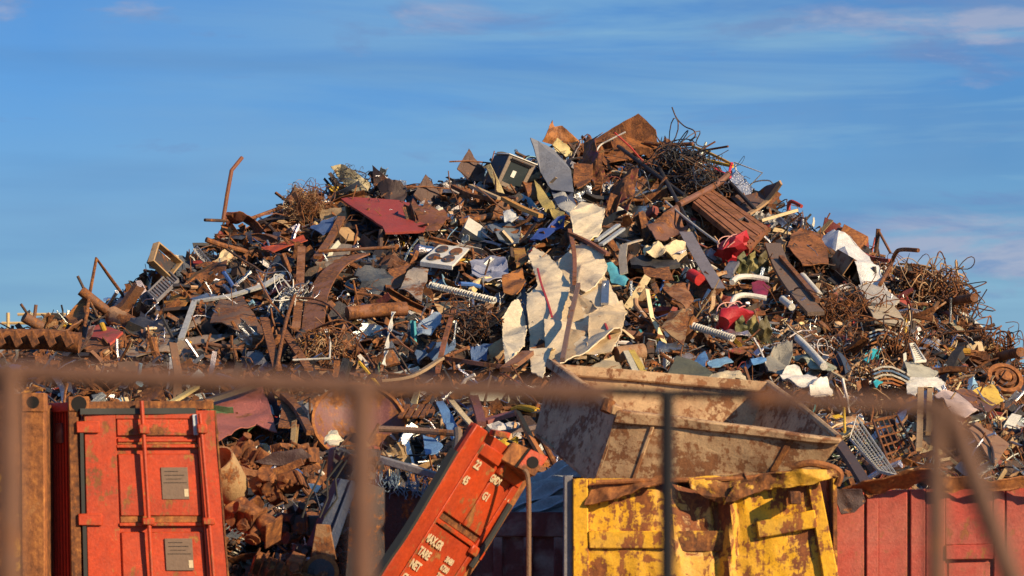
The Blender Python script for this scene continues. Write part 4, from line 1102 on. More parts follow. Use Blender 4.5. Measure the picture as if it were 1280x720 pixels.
strip('steel_girder', 'slanting brown bar crossing above the curved brown guard', 'beam', [(427, 272), (412, 300), (396, 322)], .10, RB, th=.04, lift=.9)
S('metal_sheet', 'red-painted strip of sheet in the left slope below the tall bent pole', 'metal sheet', [(326, 311), (378, 293), (384, 299), (340, 316)], ((.40, .06, .02), .3, .3), lift=.8, ref='the red strip')
S('metal_sheet', 'blue crumpled sheet tucked below the wire bale', 'metal sheet', [(388, 286), (400, 276), (418, 270, .2), (422, 282), (404, 294)], ((.05, .10, .24), .2, .4), lift=.8)
S('metal_sheet', 'grey-tan dented plate behind the curved brown guard', 'metal sheet', [(388, 322), (404, 304), (440, 306), (430, 328), (400, 336)], ((.26, .21, .16), .4, .3), lift=.6)
T_('metal_rod', 'long thin rusty rod slanting through the left slope below the pale wire handles', 'rod', [(360, 372), (412, 382), (468, 459)], .012, RB, lift=1.2)
strip('steel_girder', 'rusty flat bar falling steeply beside the pale wire handles', 'beam', [(330, 398), (347, 462)], .10, OB, th=.03, lift=1.1)
strip('steel_girder', 'rusty flat bar slanting down below the pale wire handles', 'beam', [(352, 411), (372, 440), (386, 462)], .10, OB, th=.03, lift=1.1)
T_('pipe', 'steep thin rusty pipe falling past the pale wire handles', 'pipe', [(372, 360), (358, 400), (346, 460)], .022, OB, lift=1.2)
T_('pipe', 'fat tapering rust-brown tube lying below the silvery rusted plate', 'pipe', [(434, 392), (470, 388), (508, 386)], .085, ((.28, .11, .05), .6, .2), k=12, lift=.9, scale=None, ref='the fat brown tube')
S('metal_sheet', 'silvery plate half eaten by orange rust below the hob', 'metal sheet', [(498, 361), (517, 333), (536, 338, -.1), (527, 376)], ((.36, .30, .24), .45, .3), lift=.9, ref='the silvery rusted plate')
strip('metal_strip', 'twisted white strip hanging down below the fat brown tube', 'strip', [(492, 390), (486, 420), (480, 456)], .055, WH, th=.008, twist=9, lift=1.0, ref='the twisted white strip')
T_('wire_hoop', 'bent thin white frame around the orange wire ball', 'frame', [(366, 450), (412, 448), (413, 428), (408, 412)], .012, WH, smooth=False, lift=1.2, ref='the bent white frame')
S('metal_sheet', 'dark brown dented plate under the silvery rusted plate', 'metal sheet', [(478, 345), (512, 331), (500, 356), (486, 364)], ((.15, .06, .035), .6, .2), lift=.6)
# --- oven and neighbours
def oven():
    c = D(640, 218, 1.0)
    q = Q(at(636, 194, c.y - .1), at(669, 207, c.y + .12), at(650, 243, c.y + .05), at(620, 229, c.y - .15))
    t = thing('oven', 'old oven with a brown-grey front and dark glass door tilted on the heap', 'oven', q.p(.5, .9)); mark('the oven', [(620, 229), (669, 207)])
    m = MB(); q.box(m, 0, 1, 0, 1, -.42, -.01); reparent(m, 'body', SCRAPD, t, .01)
    m = MB(); q.box(m, 0, .14, 0, 1, -.01, .02); q.box(m, .86, 1, 0, 1, -.01, .02); q.box(m, .14, .86, 0, .14, -.01, .02); q.box(m, .14, .86, .86, 1, -.01, .02)
    d = reparent(m, 'door_frame', OVENM, t, .005)
    m = MB(); q.box(m, .14, .86, .14, .86, -.01, .004); reparent(m, 'door_glass', GLASS, t, 0)
    m = MB(); q.box(m, .36, .50, .40, .62, .004, .010); reparent(m, 'pale_patch', WHITEM, t, 0)  # small pale patch raised on the door glass
    m = MB(); q.box(m, -.04, 1.04, -.06, -.02, -.42, .03); reparent(m, 'top', WHITEM, t, .006)
    g = tubeq(q, [(.1, .07, .05), (.9, .07, .05)], .014); pmesh('handle', g, SCRAPD, t)
oven()
S('metal_sheet', 'dark appliance side panel leaning against the left of the oven', 'panel', [(612, 226), (622, 190), (636, 192), (620, 228)], ((.05, .05, .055), .2, .5), lift=.75)
S('metal_sheet', 'slate-grey smooth sheet leaning steeply beside the oven', 'metal sheet', [(663, 172), (672, 176), (692, 186), (714, 213), (717, 240), (690, 236), (676, 215)], ((.20, .21, .24), .12, .5), lift=.9, ref='the slate-grey sheet', crease=.02, amp=.02)
S('metal_sheet', 'dark blue lower half of a folded panel beneath the slate-grey sheet', 'metal sheet', [(688, 234), (716, 238), (722, 262), (700, 262)], ((.05, .07, .13), .15, .5), lift=.8)
S('metal_sheet', 'torn rust-orange sheet with a spike on the skyline above the slate-grey sheet', 'metal sheet', [(680, 177), (686, 161), (692, 150), (694, 158), (703, 157), (716, 170), (730, 181), (712, 186), (696, 183)], ((.42, .16, .04), .6, .2), lift=.2, crease=.12, ref='the spiked orange sheet')
S('foam_block', 'pale yellow crumpled foam under the spiked orange sheet', 'foam', [(691, 180), (697, 173), (716, 184), (714, 194), (698, 190)], ((.62, .50, .24), .05, .2), lift=.55, crease=.2)
S('metal_sheet', 'huge flat rust-orange plate jutting up at the very top of the heap', 'metal sheet', [(724, 186), (760, 163), (798, 141), (820, 163), (822, 184), (790, 198), (752, 202)], ((.34, .115, .025), .62, .2), lift=.3, crease=.02, amp=.02, thick=.02, ref='the huge top plate')
S('metal_tank', 'crushed red and rust steel drum below the huge top plate', 'tank', [(723, 207), (736, 190, .1), (752, 208, -.2), (776, 222, -.3), (799, 235, .0), (786, 255, .1), (768, 268, .2), (745, 252, -.1), (726, 232, -.1)], ((.20, .025, .022), .62, .45), lift=.8, crease=.17, amp=.09, freq=3.5, cuts=4, ref='the crushed red drum')
S('metal_tank', 'rust-orange torn lid standing beside the crushed red drum', 'lid', [(718, 205), (728, 196), (742, 206), (738, 226, -.2), (722, 236, -.1), (716, 222)], ((.42, .14, .03), .7, .3), lift=.9, crease=.15)
T_('cable', 'white cable looping in front of the huge top plate', 'cable', [(742, 199), (749, 183), (762, 175), (782, 165)], .012, WH, lift=.9)
T_('cable', 'thin dark wire squiggling up into the sky above the black cable tangle', 'wire', [(840, 134), (846, 148), (856, 158), (867, 163), (869, 170), (862, 176)], .010, DB, lift=.2, ref='the sky squiggle')
for a in ([(773, 183), (812, 213), (856, 245)], [(820, 203), (850, 250), (868, 290)], [(905, 222), (925, 240), (945, 262)]):
    pass
T_('pipe', 'long black pipe falling from the huge top plate towards the brown plank', 'pipe', [(773, 183), (856, 245)], .03, BK, lift=1.0)
T_('pipe', 'steep black bar falling between the crushed red drum and the brown plank', 'bar', [(822, 206), (866, 288)], .028, BK, lift=1.0)
T_('pipe', 'short black bar on the right of the black cable tangle', 'bar', [(903, 218), (944, 262)], .028, BK, lift=.9)
T_('pipe', 'brown round pipe resting on the upper edge of the weathered plank', 'pipe', [(848, 256), (893, 232), (911, 217)], .045, ((.20, .09, .06), .5, .3), lift=1.15, ref='the round brown pipe')
T_('pipe', 'rusty pipe running along the skyline above the black cable tangle', 'pipe', [(806, 178), (830, 181), (866, 180)], .03, RB, lift=.4)
T_('metal_rod', 'level rod sticking out over the right of the top skyline', 'rod', [(868, 190), (910, 183)], .016, RB, lift=.4)
T_('steel_bar', 'yellow bar poking out of the black cable tangle', 'bar', [(866, 183), (888, 192), (916, 206)], .022, ((.55, .30, .04), .3, .3), lift=.7, ref='the yellow bar')
T_('steel_bar', 'bright yellow flat bar lying level below the tan-yellow bar end', 'bar', [(874, 198), (916, 208)], .024, ((.75, .42, .02), .1, .4), lift=.8)
T_('wire_hoop', 'thin white wire frame standing on the right skyline', 'frame', [(918, 203), (953, 216), (932, 238), (922, 232), (919, 205)], .010, WH, smooth=False, lift=.3, ref='the white wire frame')
T_('wire_hoop', 'grey bent wire hoop beside the white wire frame on the skyline', 'frame', [(930, 240), (942, 228), (962, 226), (968, 236)], .010, GY, lift=.2)
strip('ribbon', 'red ribbon hanging beside the yellow bar', 'ribbon', [(915, 203), (912, 215), (914, 226)], .04, ((.6, .02, .06), .02, .3), lift=.9)
strip('ribbon', 'red tape snagged at the end of the round brown pipe', 'ribbon', [(893, 210), (900, 214), (906, 216)], .04, ((.6, .02, .05), .02, .3), lift=1.1)
def plank():
    q = Q(D(866, 253, 1.05), D(890, 236, .95), D(961, 285, 1.15), D(937, 311, 1.25))
    WD = weathered('reddish_brown_timber', (.27, .10, .04), rust=.55, scale=4, gloss=.2)
    m = MB(); q.box(m, 0, 1, 0, 1, -.07, -.004, nu=4, nv=10, amp=.01)
    r = random.Random(4); u = 0
    while u < .97:
        w = r.uniform(.05, .13); q.box(m, u, min(1, u + w), r.uniform(0, .03), 1 - r.uniform(0, .05), -.004, r.uniform(.004, .018), nv=8, amp=.008); u += w + .02
    o = m.build('wooden_plank', WD); tag(o, 'long reddish-brown grooved plank sliding down the right of the summit', 'plank'); mark('the brown plank', [(867, 254), (960, 300)])
plank()
for i in range(3):
    pass
T_('metal_rod', 'thin silvery pole lying down across the slope below the brown plank', 'rod', [(832, 252), (866, 280), (898, 304)], .016, ((.55, .50, .42), .1, .6), lift=1.15, ref='the thin silvery pole')
S('metal_sheet', 'dark open panel with a tan edge above the lower end of the brown plank', 'metal sheet', [(912, 247), (950, 239), (974, 226, .1), (977, 230, .1), (958, 252), (936, 268)], ((.12, .07, .06), .4, .3), lift=.6, ref='the dark open panel')
strip('metal_strip', 'tan edge strip along the dark open panel', 'strip', [(935, 268), (958, 252), (976, 228)], .07, TN, th=.03, lift=.8)
strip('wooden_lath', 'cream painted board end just above the rusty boxes', 'board', [(950, 276), (995, 263)], .12, CR, th=.04, lift=.7, ref='the cream board end')
T_('pipe', 'small red hooked pipe on the right skyline', 'pipe', [(986, 268), (986, 256), (990, 252), (1002, 258)], .028, ((.42, .04, .03), .2, .4), lift=.3, ref='the red hooked pipe')
S('metal_sheet', 'folded brown plate in the hollow below the crushed red drum', 'metal sheet', [(806, 282), (826, 272, -.1), (846, 262), (860, 280), (857, 298), (843, 298, .3), (820, 300, -.1)], ((.18, .08, .05), .5, .2), lift=.9, crease=.12, ref='the folded brown plate')
strip('metal_strip', 'grey-violet flat steel strip slanting past the red basket', 'strip', [(857, 290), (876, 324), (898, 360)], .17, ((.19, .17, .19), .2, .4), th=.012, lift=1.1, ref='the grey-violet strip')
def basket(px, py, label, ref):
    c = np.array(D(px, py, 1.0)); r = random.Random(int(py)); m = MB(); cz = 5 if py > 350 else 8
    t = thing('wire_basket', label, 'basket', Vector(c)); mark(ref, [(px - 16, py), (px + 16, py)])
    V, Fc = sweep([(-.15, 0, 0), (-.08, 0, 0), (0, 0, 0), (.1, 0, 0), (.16, 0, 0)], circ(.185, 16), scale=[.7, .95, 1, .95, .75])
    V = np.array(V) + np.array([noise.noise_vector(Vector(v) * cz) for v in V]) * .16; V[:, 1] *= .7
    M = rotm((.3, -.8, .5), 0.5, .05, r)
    pmesh('shell', (V @ M.T + c, Fc), SCRAP, t, (.50, .015, .03), .05, .5)
    for i in (0, 2, 3):
        a = i / 6 * 3.14; g = sweep([tuple(c + M @ np.array((x, .2 * math.sqrt(max(0, 1 - (x / .2) ** 2)) * math.cos(a * 1) , .2 * math.sqrt(max(0, 1 - (x / .2) ** 2)) * math.sin(a)))) for x in np.linspace(-.17, .17, 9)], circ(.007, 4))
        pmesh('wire', g, SCRAP, t, (.70, .35, .30), .05, .4)
basket(915, 311, 'crushed bright red basket with pale wires below the brown plank', 'the upper red basket')
basket(915, 396, 'crushed bright red basket lower on the slope, below the white curved pipes', 'the lower red basket')
S('fabric_scrap', 'dark crimson scrap between the two red baskets', 'scrap', [(940, 353), (952, 350), (962, 360), (956, 376), (942, 370)], ((.22, .01, .05), .05, .3), lift=1.0)
def olive(px, py, label, ref):
    c = np.array(D(px, py, .7)); t = thing('crushed_car_part', label, 'scrap', Vector(c)); mark(ref, [(px - 20, py), (px + 20, py)])
    for i in range(3):
        SEED[0] += 1; o = np.array((-.17 + .17 * i, 0, 0))
        P = [c + o + np.array(p) for p in ((-.12, 0, -.2), (-.06, -.12, .12), (.04, -.05, .21), (.12, .0, -.02), (.06, -.1, -.2))]
        V, Fc = polymesh([Vector(p) for p in P], 3, .05, 5, .2, SEED[0], .01); pmesh('torn_flap', ((np.array(V) - c) * .82 + c, Fc), SCRAP, t, ((.11, .11, .04), (.26, .22, .08), (.10, .08, .03))[i], .2, .4)
olive(940, 330, 'olive-green crumpled car part beside the upper red basket', 'the upper olive part')
olive(940, 412, 'olive-green crumpled car part beside the lower red basket', 'the lower olive part')
T_('pipe', 'white curved pipe end between the two olive parts, upper of two', 'pipe', [(915, 353), (922, 347), (938, 346), (961, 350)], .036, WH, lift=1.1, ref='the white curved pipes')
T_('pipe', 'white curved pipe end, lower of two, hooking down above the lower red basket', 'pipe', [(914, 382), (919, 372), (932, 369), (958, 373)], .034, WH, lift=1.1)
# --- cream crushed panels
for nm, lab, p, col_, rf in (
    ('backing', 'wide cream dented sheet behind the tall cream panel and the brown angle post', [(680, 400, .4), (690, 330, .4), (716, 310, .4), (748, 330, .4), (776, 380, .4), (776, 436, .4), (740, 450, .35), (700, 462, .35), (682, 455, .35)], ((.72, .59, .40), .3, .3), None),
    ('tall cream', 'tall cream crushed vehicle panel with a red streak, standing in the middle of the heap', [(660, 310), (666, 300), (682, 306, -.1), (692, 320, -.2), (711, 352), (713, 357), (701, 394, -.1), (690, 432), (678, 474), (664, 464), (660, 412), (658, 366), (673, 356, .15), (663, 328, .1)], ((.74, .61, .41), .28, .35), 'the tall cream panel'),
    ('round cream', 'rounded cream panel to the left of the tall cream panel', [(627, 394), (640, 378, -.15), (648, 374), (658, 394), (656, 432), (644, 446, -.1), (631, 456)], ((.76, .64, .44), .20, .35), 'the rounded cream panel'),
    ('top cream', 'puffed-out cream panel at the top of the crushed panels', [(712, 266), (727, 251, -.1), (742, 252, -.25), (756, 264), (752, 286, -.1), (736, 301), (717, 292)], ((.78, .65, .44), .18, .35), 'the puffed-out cream panel'),
    ('mid cream', 'swollen cream panel beside the brown angle post', [(718, 303), (734, 305, -.2), (751, 312, -.2), (759, 330), (753, 347), (731, 359), (718, 352)], ((.76, .62, .42), .2, .35), 'the swollen cream panel'),
    ('tan', 'tan dented panel behind the long brown angle post', [(720, 358), (739, 367), (748, 383, -.15), (740, 400), (733, 444), (705, 446)], ((.46, .34, .20), .38, .3), 'the tan dented panel'),
    ('streaked', 'cream panel with rust spots and a red streak, rightmost of the crushed panels', [(736, 396), (756, 388, -.1), (778, 372), (784, 394), (776, 420, -.1), (765, 442), (732, 442), (736, 418)], ((.66, .50, .30), .34, .3), 'the streaked cream panel'),
    ('low', 'small cream box-like panel standing in the skip corner', [(720, 459), (742, 452, -.2), (768, 443), (777, 463), (772, 497), (748, 490), (736, 472, .1)], ((.52, .40, .22), .4, .3), 'the panel in the skip corner')):
    Yl = None
    S('crushed_cladding', lab, 'panel', p, col_, lift=1.35 if 'low' != nm else 4.6, crease=.055, amp=.035, freq=2.2, cuts=5, ref=rf, sharp=55, mat=CREAMM)
strip('paint_streak', 'thin red strip running down the face of the tall cream panel', 'strip', [(672, 336, -.12), (677, 356, -.12), (684, 376, -.1), (690, 396, -.1)], .022, ((.42, .03, .04), .1, .3), th=.02, lift=1.33)
strip('paint_streak', 'thin red strip running down the streaked cream panel', 'strip', [(752, 394, -.12), (760, 414, -.12), (765, 436, -.1)], .02, ((.42, .03, .04), .1, .3), th=.02, lift=1.33)
strip('angle_post', 'brown angle post standing upright through the cream panels', 'post', [(712, 288), (718, 320), (718, 354)], .05, ((.24, .09, .05), .5, .2), th=.05, lift=1.55)
strip('angle_post', 'long brown angle post crossing in front of the tan dented panel', 'post', [(723, 356), (712, 402), (703, 450)], .05, ((.17, .10, .08), .4, .2), th=.05, lift=1.75, ref='the brown angle post')
strip('angle_post', 'brown bar slanting down over the puffed-out cream panel', 'bar', [(712, 292), (736, 303), (760, 318)], .06, ((.24, .09, .05), .5, .2), th=.04, lift=1.65)
S('metal_sheet', 'dark blue crumpled sheeting left of the puffed-out cream panel', 'metal sheet', [(662, 298), (679, 280, -.1), (708, 270), (704, 282), (676, 300)], ((.03, .07, .30), .05, .5), lift=.95, crease=.15, ref='the blue sheeting')
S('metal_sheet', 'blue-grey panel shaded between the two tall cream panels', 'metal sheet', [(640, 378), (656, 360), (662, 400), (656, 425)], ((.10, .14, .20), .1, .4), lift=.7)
for i, (a, b) in enumerate((((745, 301), (773, 281)), ((751, 306), (779, 286)))):
    strip('aluminium_profile', ['bluish-white aluminium profile beside the puffed-out cream panel, upper of two', 'bluish-white aluminium profile beside the puffed-out cream panel, lower of two'][i], 'profile', [a, b], .06, ((.45, .48, .50), .05, .6), th=.03, lift=1.2, ref='the aluminium profiles' if i == 0 else None)
strip('aluminium_profile', 'white aluminium channel end standing below the swollen cream panel', 'profile', [(757, 352), (756, 380)], .09, PG, th=.03, lift=1.1)
S('plastic_sheet', 'sky-blue plastic piece just right of the swollen cream panel', 'plastic', [(758, 332), (766, 330), (786, 349), (780, 356), (764, 350)], ((.10, .42, .52), .02, .5), lift=1.0, ref='the sky-blue plastic')
S('metal_sheet', 'orange rusted box face between the hob and the cream panels', 'box', [(627, 345), (640, 338), (653, 336), (657, 353, -.1), (646, 368), (629, 365)], ((.40, .15, .03), .5, .3), lift=1.0, crease=.08, ref='the orange rusted box')
S('metal_sheet', 'small ochre bracket plate above the orange rusted box', 'plate', [(642, 311), (656, 310), (660, 326), (645, 334)], ((.40, .20, .03), .5, .3), lift=.9)
strip('wooden_lath', 'long orange-yellow beam below the oven', 'beam', [(629, 248), (652, 260), (676, 270)], .075, ((.52, .25, .05), .3, .3), th=.05, lift=1.1, ref='the orange-yellow beam')
strip('wooden_lath', 'pale tan lath lying left of the orange-yellow beam under the oven', 'beam', [(588, 232), (606, 240), (624, 248)], .06, ((.50, .36, .20), .2, .3), th=.04, lift=1.0)
strip('wooden_lath', 'rust-brown bar beneath the dark triangular hopper', 'beam', [(566, 233), (590, 244), (622, 250)], .07, OB, th=.05, lift=.8)
def hob():
    q = Q(D(549, 305, .7), D(587, 310, .7), D(567, 331, 1.2), D(525, 326, 1.2))
    t = thing('hob', 'white enamel hob top with four dark burner plates', 'hob', q.p(.5, .5)); mark('the hob', [(525, 318), (587, 318)])
    m = MB(); q.box(m, 0, 1, 0, 1, -.03, 0); reparent(m, 'top', WHITEM, t, .006)
    for u, v, r in ((.27, .28, .085), (.73, .30, .085), (.27, .74, .085), (.72, .74, .085)):
        a = []
        n = 20
        for w in (0.002, .014):
            for k in range(n):
                an = 2 * math.pi * k / n; a.append(tuple(q.p(u + math.cos(an) * .17, v + math.sin(an) * .19, w)))
        Fc = [tuple(range(n, 2*n))] + [(k, (k+1) % n, n + (k+1) % n, n + k) for k in range(n)]
        pmesh('burner', (np.array(a), Fc), SCRAPD if u < .5 or v > .5 else RUST, t)
    m = MB(); q.box(m, .02, .98, 1.0, 1.04, -.06, -.0); reparent(m, 'front_edge', WHITEM, t, .004)
hob()
def coil(px0, py0, px1, py1, rad, turns, label, ref, c=WH, lift=1.1):
    a = np.array(D(px0, py0, lift)); b = np.array(D(px1, py1, lift)); L = np.linalg.norm(b - a); x = (b - a) / L
    y = np.cross(x, (0, 0, 1)); y /= np.linalg.norm(y); z = np.cross(x, y)
    V, Fc = g_coil(rad, L, turns, .012); V = V @ np.stack([x, y, z]) + (a + b) / 2
    t, ru, gl = colr(c); o = newmesh('coil_spring', V, Fc, SCRAP, t, ru, gl); tag(o, label, 'spring'); mark(ref, [(px0, py0), (px1, py1)])
coil(536, 356, 619, 376, .035, 26, 'long white ribbed spring lying across the slope below the hob', 'the long white spring')
coil(865, 407, 917, 423, .036, 18, 'short white ribbed spring below the lower red basket', 'the short white spring')
S('metal_sheet', 'pale blue torn sheet in the dark hollow left of the rounded cream panel', 'metal sheet', [(520, 406), (534, 397), (550, 388, -.1), (552, 398), (540, 418), (522, 418)], ((.28, .36, .46), .1, .4), lift=.9, crease=.1, ref='the pale blue torn sheet')
S('metal_sheet', 'bluish crumpled plastic under the pale blue torn sheet', 'plastic', [(518, 446), (526, 433, -.1), (560, 428), (570, 440), (548, 452), (524, 452)], ((.08, .13, .22), .05, .5), lift=.7, crease=.2, amp=.08, ref='the bluish plastic')
S('metal_sheet', 'blue scrap sheet beside the foot of the rounded cream panel', 'metal sheet', [(588, 440), (600, 430), (616, 428), (608, 446), (592, 456)], ((.06, .12, .26), .05, .5), lift=.7, crease=.2)
S('metal_sheet', 'lilac-grey crumpled sheet to the right of the hob', 'metal sheet', [(588, 326), (604, 318, -.1), (632, 322), (636, 340, -.1), (608, 350), (590, 342)], ((.28, .30, .40), .1, .4), lift=.7, crease=.15, amp=.06, ref='the lilac-grey sheet')
S('metal_sheet', 'blue-grey sheet above the lilac-grey sheet under the tan lath', 'metal sheet', [(610, 282), (628, 270), (650, 280, -.1), (648, 304), (624, 300)], ((.16, .19, .22), .2, .4), lift=.6, crease=.12)
S('metal_sheet', 'white rounded can half buried below the oven', 'can', [(629, 264), (640, 260, -.15), (648, 268, -.1), (640, 278), (630, 276)], ((.66, .66, .62), .08, .5), lift=.9, crease=.1)
S('metal_sheet', 'yellowish folded side panel standing between the oven and the crushed red drum', 'panel', [(668, 225), (680, 236), (706, 268), (700, 280), (684, 262), (672, 244)], ((.45, .34, .10), .2, .4), lift=1.0, crease=.12)
S('metal_sheet', 'light grey crumpled sheet between the slate-grey sheet and the puffed-out cream panel', 'metal sheet', [(690, 240), (706, 238, -.1), (720, 256), (712, 270), (698, 258)], ((.46, .44, .38), .1, .4), lift=.85, crease=.15)
strip('steel_girder', 'rusty upright bar standing left of the spring spray', 'bar', [(568, 385), (556, 425), (547, 464)], .05, ((.30, .10, .05), .6, .2), th=.05, lift=1.3, ref='the rusty upright bar')
strip('steel_girder', 'level brown pipe crossing the foot of the rusty upright bar', 'pipe', [(552, 447), (595, 454), (640, 460)], .045, ((.26, .10, .06), .5, .2), th=.045, lift=1.3, ref='the level brown pipe')
T_('metal_rod', 'thin rusty rod crossing the rusty upright bar halfway', 'rod', [(556, 446), (586, 434)], .018, OB, lift=1.35)
strip('steel_girder', 'brown bent angle at the foot of the rounded cream panel', 'beam', [(632, 462), (646, 452), (660, 441)], .14, ((.24, .11, .06), .5, .2), th=.05, lift=1.4)
strip('wooden_lath', 'long tan lath rising above the fence rail towards the level brown pipe', 'lath', [(476, 476), (515, 470), (552, 448)], .07, ((.36, .25, .14), .3, .2), th=.03, lift=1.4)
# --- right of the cream panels
S('metal_sheet', 'pale crumpled foam and foil lump in the slope right of the aluminium profiles', 'foam', [(802, 314), (818, 306, -.1), (838, 312), (858, 308), (858, 318), (830, 322, -.1), (808, 322)], ((.74, .58, .34), .12, .3), lift=1.0, crease=.2, amp=.06, ref='the foam lump')
strip('metal_strip', 'bent grey bracket hanging below the foam lump', 'bracket', [(800, 300), (780, 306), (778, 322), (780, 342)], .10, ((.42, .36, .28), .3, .3), th=.02, lift=1.1, smooth=False)
S('metal_sheet', 'black rubber slab under the foam lump', 'slab', [(786, 320), (800, 316, -.1), (846, 324), (850, 331), (820, 334, -.1), (790, 330)], ((.035, .035, .04), .05, .3), lift=.9, thick=.05)
S('metal_sheet', 'rust-brown flat sheet under the black rubber slab', 'metal sheet', [(803, 334), (836, 334), (842, 350), (826, 348), (806, 344)], OB, lift=.9)
S('metal_sheet', 'brown box flap open to the left of the lower red basket', 'box', [(827, 361), (842, 356), (856, 354), (868, 375), (858, 387)], ((.33, .15, .06), .6, .2), lift=1.0, crease=.06, ref='the brown box flap')
S('metal_sheet', 'tan and rust plate folded along its middle, above the skip', 'metal sheet', [(827, 411), (838, 396), (852, 386), (863, 392, -.2), (854, 432)], ((.36, .22, .10), .6, .2), lift=1.0, crease=.1, ref='the folded tan plate')
S('metal_sheet', 'dull green-grey slab standing above the skip rim', 'slab', [(832, 470), (846, 446), (872, 454), (892, 470), (880, 482), (846, 478)], ((.10, .105, .07), .1, .2), lift=1.2, ref='the green-grey slab')
for i, a in enumerate(((782, 438, 800, 476), (788, 436, 810, 475), (798, 448, 806, 474))):
    strip('metal_strip', ['white and yellow slat leaning against the skip rim, leftmost of three', 'yellowish slat leaning against the skip rim, middle one of three', 'pale slat leaning against the skip rim, last of three'][i], 'slat', [a[:2], a[2:]], .07, [((.62, .56, .4), .1, .4), ((.60, .42, .08), .2, .3), CR][i], th=.02, lift=1.3)
T_('pipe', 'fat tan cylinder lying above the skip, left of the folded tan plate', 'cylinder', [(770, 444), (804, 440)], .10, ((.36, .20, .10), .4, .2), k=14, lift=1.1, ref='the fat tan cylinder')
T_('canister', 'small red can in the slope left of the grey-violet strip', 'can', [(864, 343), (875, 350)], .075, ((.55, .015, .015), .03, .4), k=12, lift=1.05)
S('metal_sheet', 'blue painted sheet above the skip, below the short white spring', 'metal sheet', [(860, 452), (880, 439), (886, 446), (878, 460)], ((.06, .16, .36), .05, .4), lift=1.1, crease=.1, ref='the blue painted sheet')
S('metal_sheet', 'light blue flat strip lying right of the blue painted sheet', 'metal sheet', [(884, 452), (908, 447), (917, 452), (890, 458)], ((.16, .32, .50), .05, .4), lift=1.1)
S('metal_sheet', 'blue strip just left of the crumpled white sheets', 'metal sheet', [(938, 449), (952, 445), (958, 450), (942, 454)], ((.10, .25, .50), .05, .4), lift=1.1)
S('metal_sheet', 'crumpled white sheet lying behind the right end of the skip', 'metal sheet', [(974, 468), (984, 460, -.1), (994, 456, -.2), (1016, 469, -.1), (1026, 479), (1002, 484), (984, 476)], ((.80, .74, .64), .05, .45), lift=1.0, crease=.12, ref='the crumpled white sheet')
S('metal_sheet', 'second crumpled white sheet, lower, touching the first one behind the skip', 'metal sheet', [(1006, 484), (1016, 478, -.2), (1026, 475, -.1), (1042, 488), (1034, 494), (1018, 495)], ((.80, .74, .64), .05, .45), lift=1.2, crease=.12)
S('metal_sheet', 'cream and rust torn sheet lying on the back rim of the skip', 'metal sheet', [(882, 472), (900, 466), (924, 464, -.1), (934, 476), (918, 474), (900, 478)], ((.56, .46, .30), .3, .3), lift=1.6, crease=.1)
S('metal_sheet', 'grey shaded sheet pushed up left of the crumpled white sheets', 'metal sheet', [(955, 452), (968, 436, -.1), (984, 428), (990, 446), (978, 466), (960, 462)], ((.28, .26, .21), .3, .3), lift=.9, crease=.15, ref='the grey pushed-up sheet')
S('metal_sheet', 'pale green-grey sheet lying above the crumpled white sheets', 'metal sheet', [(990, 444), (1012, 440, -.1), (1046, 456), (1040, 468), (1012, 460)], ((.36, .38, .28), .2, .3), lift=.9, crease=.1)
strip('steel_girder', 'long weathered grey-brown timber standing down the right slope', 'beam', [(966, 306), (978, 336), (997, 366), (1020, 392)], .21, ((.17, .115, .085), .3, .15), th=.05, lift=1.1, ref='the long weathered timber')
strip('steel_girder', 'rusty channel lying along the long weathered timber', 'beam', [(976, 322), (1000, 350), (1022, 376)], .06, RB, th=.06, lift=1.3)
for i, (p, l) in enumerate((([(1003, 345), (1024, 369)], 'white round bar lying right of the long weathered timber'), ([(978, 374), (990, 384)], 'short white tube below the foot of the long weathered timber'), ([(997, 423), (1012, 438), (1030, 458)], 'white plastic tube pointing down towards the crumpled white sheets'))):
    T_('plastic_tube', l, 'tube', p, .045, WH, k=10, lift=1.2)
S('metal_box', 'big rusty bulging box on the right shoulder of the heap', 'box', [(984, 309), (990, 294, .1), (1000, 286), (1031, 294), (1036, 331, -.1), (1004, 331, -.2)], ((.28, .10, .03), .6, .2), lift=.9, crease=.06, amp=.05, ref='the bulging rusty box')
def rbox():
    q = Q(D(1027, 287, .3), D(1031, 271, .1), D(1086, 300, .0), D(1072, 318, .4))
    t = thing('metal_box', 'dark red open steel box jutting over the right skyline', 'box', q.p(.5, .5)); mark('the dark red box', [(1031, 285), (1086, 302)])
    m = MB(); q.box(m, 0, 1, 0, 1, -.25, -.02, nu=4, nv=5, amp=.04); reparent(m, 'shell', REDB, t, .01)
    m = MB(); q.box(m, 0.1, 1.0, .45, 1, -.02, .06, nu=3, nv=3, amp=.02); reparent(m, 'flap', RUSTO, t, .01)
REDB = weathered('dark_red_box_paint', (.20, .045, .035), rust=.5, scale=3, gloss=.3)
rbox()
S('white_duct', 'long crushed white duct sliding down the right slope', 'duct', [(1025, 301), (1036, 291, .1), (1048, 289, -.2), (1060, 295, -.1), (1085, 320), (1108, 350), (1123, 371), (1112, 371), (1090, 354), (1064, 330)], ((.80, .78, .74), .06, .6), lift=1.1, crease=.10, amp=.05, cuts=4, ref='the white crushed duct')
def boxtube():
    c = D(1062, 336, .7); t = thing('steel_box_section', 'open-ended brown box section lying under the white crushed duct', 'box section', c); mark('the open box section', [(1036, 330), (1089, 350)])
    V, Fc = g_box(.34, .26, .5, squash=.02); M = rotm((.2, -.3, .9), .9, 0.0); M = np.array(Euler((.35, .5, .5)).to_matrix())
    pmesh('shell', (V @ M.T + np.array(c), Fc), TANRUST, t)
    V, Fc = boxg((.09, -.2, .0), (.16, 0, 0), (0, .05, 0), (0, 0, .2)); pmesh('end_block', (V @ M.T + np.array(c), Fc), TANM, t)
